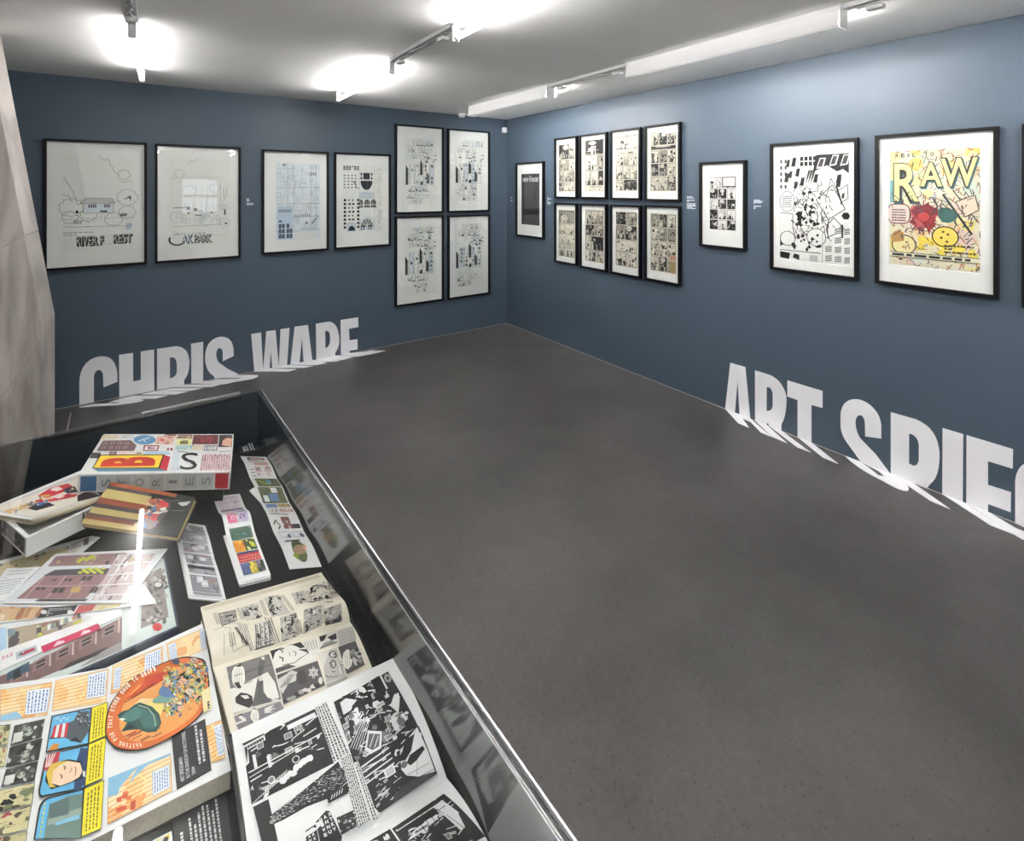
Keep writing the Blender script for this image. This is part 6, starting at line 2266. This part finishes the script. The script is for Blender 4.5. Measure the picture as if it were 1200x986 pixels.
scrib([(632, 562), (752, 520), (738, 345), (618, 380)], 16, (186, 180, 172))
scrib([(792, 505), (930, 440), (925, 285), (795, 325)], 18, (170, 166, 160))
scrib([(955, 442), (1080, 410), (1072, 275), (945, 320)], 14, (170, 166, 160))
a.poly([(958, 440), (1076, 410), (1074, 380), (955, 412)], INK)
for qd in ([(330, 560), (420, 640), (330, 420), (300, 410)], [(398, 640), (432, 628), (372, 420), (340, 430)], [(578, 588), (625, 568), (560, 380), (500, 385)], [(752, 520), (790, 505), (742, 345), (700, 345)], [(330, 400), (368, 400), (312, 310), (296, 316)], [(505, 372), (540, 372), (490, 250), (462, 262)], [(705, 342), (735, 340), (650, 215), (620, 225)], [(150, 440), (185, 440), (155, 350), (120, 355)], [(840, 280), (870, 280), (830, 180), (800, 190)], [(752, 522), (792, 506), (775, 400), (742, 405)], [(930, 442), (955, 434), (945, 300), (924, 305)], [(1000, 240), (1060, 236), (985, 120), (955, 125)], [(250, 620), (300, 600), (280, 500), (235, 510)]):
    column(qd, 3)
a.line([(130, 490), (190, 466), (250, 470), (262, 560), (272, 650), (390, 590)], .5, (150, 146, 140)); a.line([(205, 520), (205, 680)], .5, (150, 146, 140))
for i, ch in enumerate('REVOLUTION'):
    x, y = 290 + 9.5 * i, 470 + 13.5 * i
    a.A.sub(a.z([(x - 10, y + 8), (x + 3, y - 8), (x + 26, y - 2), (x + 14, y + 14)])).rect(0, 0, .8, .75, INK)
    a.A.sub(a.z([(x - 8, y + 5), (x + 2, y - 5), (x + 20, y - 1), (x + 12, y + 10)])).rect(.2, .3, .7, .5, PAPER)
surf_ink('upper_print', a.A, up, mg, 26)
finish(mg)

# ---- 9  black and white comic book lying open in front
bk = thing('open_comic_book', 'open black and white comic book with mauve cover, nearest the case edge', 'book')
kf, kg, kn = BZ + .057, BZ + .037, BZ + .020          # it leans on the magazine: far edge, fold, near edge
hump = lambda u, v: .001 + .012 * math.sin(math.pi * max(0, min(1, 1 - v)) ** 1.3 * .98)
g_l, g_r = on_z(298.6, 1069, kg), on_z(523.7, 914, kg)
f_l, f_r = on_z(271.5, 860, kf), on_z(463.7, 771, kf)
ku = Surf([g_l, g_r, f_r, f_l], hump)
n_r, n_l = on_z(610, 1062, kn), on_z(345, 1250, kn)
kl = Surf([n_l, n_r, g_r, g_l], lambda u, v: .001 + .012 * math.sin(math.pi * max(0, min(1, v)) ** 1.3 * .98))


def page_stack(srf, name):
    s2 = Surf(srf.c, srf.bump)
    o = srf.sheet(name, M['gloss'], bk, 4, 24, thick=.001)
    q = [p - UP * .0012 for p in srf.c]
    vs, fs = [], []
    n = 20
    for j in range(n + 1):
        for u in (0, 1):
            p = srf.at(u, j / n)
            vs += [p - UP * .0011, (srf.c[0] * (1 - u) + srf.c[1] * u) * (1 - j / n) + (srf.c[3] * (1 - u) + srf.c[2] * u) * (j / n) - UP * .014]
    for j in range(n):
        k = 4 * j
        fs += [(k, k + 1, k + 5, k + 4), (k + 2, k + 6, k + 7, k + 3), (k, k + 4, k + 6, k + 2), (k + 1, k + 3, k + 7, k + 5)]
    fs += [(0, 2, 3, 1), (4 * n, 4 * n + 1, 4 * n + 3, 4 * n + 2)]
    clean(obj('page_block', vs, fs, M['pageblock'], bk))


page_stack(ku, 'upper_page')
page_stack(kl, 'lower_page')
flat_u, flat_l = Surf(ku.c), Surf(kl.c)
for nm, sf, v0, v1 in (('back_board', flat_u, 0, 1.012), ('front_board', flat_l, -.012, 1)):
    q = [sf.at(-.016, v0), sf.at(1.012, v0), sf.at(1.012, v1), sf.at(-.016, v1)]
    hexa(nm, [p - UP * .0142 for p in q], (q[1] - q[0]).cross(q[3] - q[0]).normalized(), .0028, M['purple'], bk, .0006)
q = [flat_u.at(-.016, 0), flat_u.at(0, 0), flat_u.at(0, 1), flat_u.at(-.016, 1.012)]
hexa('cover_edge', [p - UP * .004 for p in q], UP, .0105, M['blackcover'], bk)
q = [flat_u.at(0, 1.0), flat_u.at(1.0, 1.0), flat_u.at(1.0, 1.013), flat_u.at(-.016, 1.013)]
hexa('cover_edge', [p - UP * .002 for p in q], UP, .0125, M['purple'], bk)
a = PX(zoom(250, 760, 2.667))
INK, PAPER = (26, 24, 26), (228, 228, 230)


def bw(qd, n, bg=INK, fg=PAPER, asp=1.3, r=.05, ln=20, vert=False):
    s = a.q(qd, asp)
    s.rect(0, 0, 1, 1, bg)
    for i in range(n):
        s.blob(g, g.random(), g.random(), r * (.5 + 1.2 * g.random()), g.choice([fg, fg, bg, (120, 120, 122)]), 9, .55)
    for i in range(ln):
        x, y = g.random(), g.random()
        s.line(x * .85, y, min(1, x * .85 + .2 * g.random()), min(1, max(0, y + .14 * (g.random() - .5))), .012 + .01 * g.random(), g.choice([fg, fg, bg]))
    for i in range(ln // 4):
        x, y, w, h = g.random() * .8, g.random() * .85, .03 + .1 * g.random(), .03 + .1 * g.random()
        s.rect(x, y, x + w, y + h, fg); s.rect(x + .008, y + .008 * asp, x + w - .008, y + h - .008 * asp, bg)
        for k in range(3):
            s.line(x + .01, y + h * (.25 + .25 * k), x + w - .01, y + h * (.25 + .25 * k), .008, fg)
    return s


def textcol(qd, n=5):
    s = a.q(qd, .3)
    s.rect(0, 0, 1, 1, PAPER)
    for i in range(n):
        y = .01
        while y < .97:
            l = .012 + .035 * g.random()
            s.rect((i + .18) / n, y, (i + .75) / n, min(.985, y + l), (70, 68, 70)); y += l + .013


# street scene
s = bw([(120, 490), (378, 360), (318, 190), (90, 300)], 20, ln=46)
s.poly([(.0, .62), (.0, .95), (.3, .97), (.3, .88), (.06, .86), (.05, .65)], PAPER); s.poly([(.02, .66), (.02, .92), (.28, .94), (.28, .89), (.06, .88)], INK)
for i in range(6):
    s.line(.05 + .04 * i, .88, .06 + .04 * i, .92, .01, PAPER)
s.rect(.1, .52, .14, .74, PAPER); s.rect(.27, .42, .31, .62, PAPER); s.rect(.6, .86, .98, .94, PAPER); s.line(.02, .5, .98, .56, .02, PAPER); s.line(.02, .42, .7, .5, .014, PAPER)
s.poly([(.3, .18), (.36, .34), (.5, .44), (.72, .44), (.9, .3), (.98, .2), (.98, .0), (.6, .0)], INK)
s.ell(.6, .35, .06, PAPER); s.ell(.6, .35, .045, INK); s.ell(.27, .22, .06, PAPER); s.ell(.27, .22, .045, (120, 120, 122))
for i in range(9):
    s.blob(g, .4 + .045 * i, .08 + .022 * i + .05 * g.random(), .055, PAPER, 9, .25)
for i in range(14):
    s.line(.02 + .03 * i, .0 + .012 * i, .08 + .03 * i, .1 + .012 * i, .012, PAPER)
s.poly([(0, 0), (.18, .1), (.05, .2), (0, .22)], INK)
textcol([(376, 360), (428, 336), (352, 168), (318, 186)], 5)
# crowded desk scene
s = bw([(440, 368), (642, 252), (546, 76), (376, 172)], 46, ln=80, r=.045)
s.poly([(.03, .68), (.05, .95), (.2, .97), (.32, .9), (.46, .82), (.36, .76), (.2, .72), (.14, .7)], INK); s.poly([(.08, .74), (.09, .93), (.2, .95), (.36, .84), (.26, .8), (.22, .75)], PAPER)
s.rect(.68, .74, .84, 1, INK); s.rect(.84, .76, .87, 1, PAPER); s.ell(.94, .9, .07, INK); s.ring(.94, .9, .06, .012, PAPER); s.ring(.94, .9, .035, .01, PAPER)
s.poly([(0, .2), (.3, .5), (.32, .48), (.1, .08), (0, .1)], INK)
for i in range(5):
    s.line(.02 + .03 * i, .24 - .03 * i, .3 + .02 * i, .5 - .02 * i, .012, PAPER)
s.poly([(.2, .1), (.34, .34), (.52, .22), (.42, .0), (.26, .0)], PAPER); s.poly([(.24, .12), (.34, .29), (.48, .2), (.4, .04), (.3, .04)], (90, 90, 92)); s.line(.28, .1, .4, .24, .015, PAPER); s.line(.34, .06, .45, .19, .015, PAPER)
s.poly([(.84, .34), (.94, .5), (.98, .62), (.9, .62), (.78, .5)], PAPER)
for i in range(40):
    x, y = .55 + .25 * g.random(), .05 + .3 * g.random()
    s.line(x, y, x + .06, y + .05, .009, g.choice([INK, PAPER]))
s.ell(.82, .2, .07, (110, 110, 112)); s.poly([(.93, .0), (.99, .02), (.99, .26), (.9, .16)], INK)
# aerial scene with airship and sign
s = a.q([(160, 650), (560, 450), (395, 352), (122, 496)], 1.5)
a.poly([(122, 500), (398, 356), (430, 425), (500, 545), (380, 603), (300, 645), (165, 660)], PAPER)
a.poly([(124, 505), (172, 480), (200, 603), (206, 640), (160, 655)], INK)
a.poly([(330, 412), (390, 362), (398, 378), (385, 392), (350, 408), (330, 420)], INK)
bl = [(158, 558), (168, 540), (200, 515), (250, 478), (320, 420), (400, 380), (414, 398), (418, 425), (360, 478), (290, 505), (220, 545), (180, 563), (162, 568)]
a.poly(bl, INK)
for i in range(330):
    t = g.random()
    x = 175 + 235 * t
    yc = 552 - 150 * t - 8 * math.sin(math.pi * t)
    y = yc + (g.random() - .5) * (22 + 36 * min(1, t * 2.2))
    a.line([(x, y), (x + 6, y - 3 + 2 * g.random())], .55, g.choice([PAPER, (190, 190, 192), (150, 150, 152)]))
a.poly([(352, 470), (380, 462), (424, 428), (428, 452), (420, 466), (360, 498)], INK)
for i in range(5):
    a.line([(368 + 8 * i, 486 - 5 * i), (372 + 8 * i, 470 - 5 * i)], 1.0, PAPER)
a.poly([(284, 582), (318, 560), (330, 555), (352, 514), (366, 520), (404, 600), (404, 640), (290, 640)], PAPER)
a.poly([(288, 584), (320, 563), (330, 612), (310, 640), (292, 640)], INK); a.poly([(320, 556), (352, 520), (364, 522), (402, 602), (398, 640), (338, 640)], INK)
for (txt, x, y) in (('NO', 290, 586), ('AM', 304, 578), ('NOT', 318, 572)):
    pass
for i in range(4):
    for k in range(3):
        x, y = 332 + 14 * k + 5 * i, 545 - 9 * k + 16 * i
        a.A.sub(a.z([(x, y + 12), (x + 10, y + 8), (x + 7, y - 3), (x - 3, y + 1)])).text('OAXIHTWNKEUV'[(i * 3 + k) % 12], 0, 0, 1, 1, PAPER, .05)
for i in range(3):
    for k in range(2):
        x, y = 294 + 13 * k + 3 * i, 586 - 7 * k + 14 * i
        a.A.sub(a.z([(x, y + 10), (x + 9, y + 6), (x + 7, y - 3), (x - 2, y + 1)])).text('HOAKEX'[i * 2 + k], 0, 0, 1, 1, PAPER, .05)
bw([(400, 600), (470, 560), (440, 520), (385, 545)], 14, ln=24)
textcol([(452, 580), (492, 556), (426, 340), (396, 356)], 6)
# right-hand tall panel
s = bw([(502, 545), (700, 408), (642, 258), (448, 374)], 14, ln=30, asp=1.2)
s.poly([(.56, .45), (.62, .75), (.8, .9), (.97, .99), (.99, .5), (.98, .05), (.78, .12), (.6, .3)], PAPER)
s.poly([(.52, .62), (.66, .74), (.8, .98), (.98, 1), (.9, .9), (.78, .66), (.66, .56)], INK); s.poly([(.66, .5), (.74, .6), (.95, .62), (.96, .54), (.8, .44), (.7, .42)], INK); s.ell(.62, .5, .06, (110, 108, 110)); s.ell(.6, .75, .035, INK)
for i in range(4):
    s.line(.04, .88 - .1 * i, .5, .93 - .1 * i, .025, PAPER)
s.rect(.32, .46, .48, .62, PAPER); s.rect(.34, .48, .46, .6, (190, 190, 192))
s.poly([(.34, .12), (.66, .18), (.98, .06), (.98, .0), (.3, .0)], (60, 58, 62)); s.line(.3, .22, .98, .1, .012, INK); s.line(.62, .3, .96, .26, .008, INK); s.line(.74, .2, .86, .6, .006, INK)
for i in range(30):
    x, y = .06 + .24 * g.random(), .05 + .4 * g.random()
    s.line(x, y, x + .06, y + .02, .014, g.choice([PAPER, INK]))
textcol([(500, 560), (515, 552), (452, 370), (440, 376)], 2)
surf_ink('upper_print', a.A, ku, bk, 24)
a = PX(zoom(250, 760, 2.667))
s = bw([(640, 700), (850, 590), (720, 456), (558, 566)], 16, ln=50, asp=1.4)
s.poly([(.0, .6), (.1, .98), (.92, .98), (.88, .8), (.2, .8), (.12, .6)], INK); s.line(.04, .9, .92, .9, .02, PAPER); s.poly([(.72, .9), (.9, .92), (.98, .3), (.8, .3)], PAPER); s.line(.74, .85, .86, .3, .012, INK); s.poly([(.88, .3), (1, .3), (1, .6), (.94, .56)], INK)
s.poly([(.1, .62), (.3, .74), (.7, .76), (.66, .68), (.3, .62)], PAPER); s.cell(.25, .64, .5, .72).greek(g, 1, INK, .5)
for x in (.4, .5, .6):
    s.line(x, .6, x + .01, .95, .015, INK)
bw([(500, 720), (630, 700), (552, 568), (430, 640)], 14, ln=30, fg=PAPER)
surf_ink('lower_print', a.A, kl, bk, 24)
finish(bk)
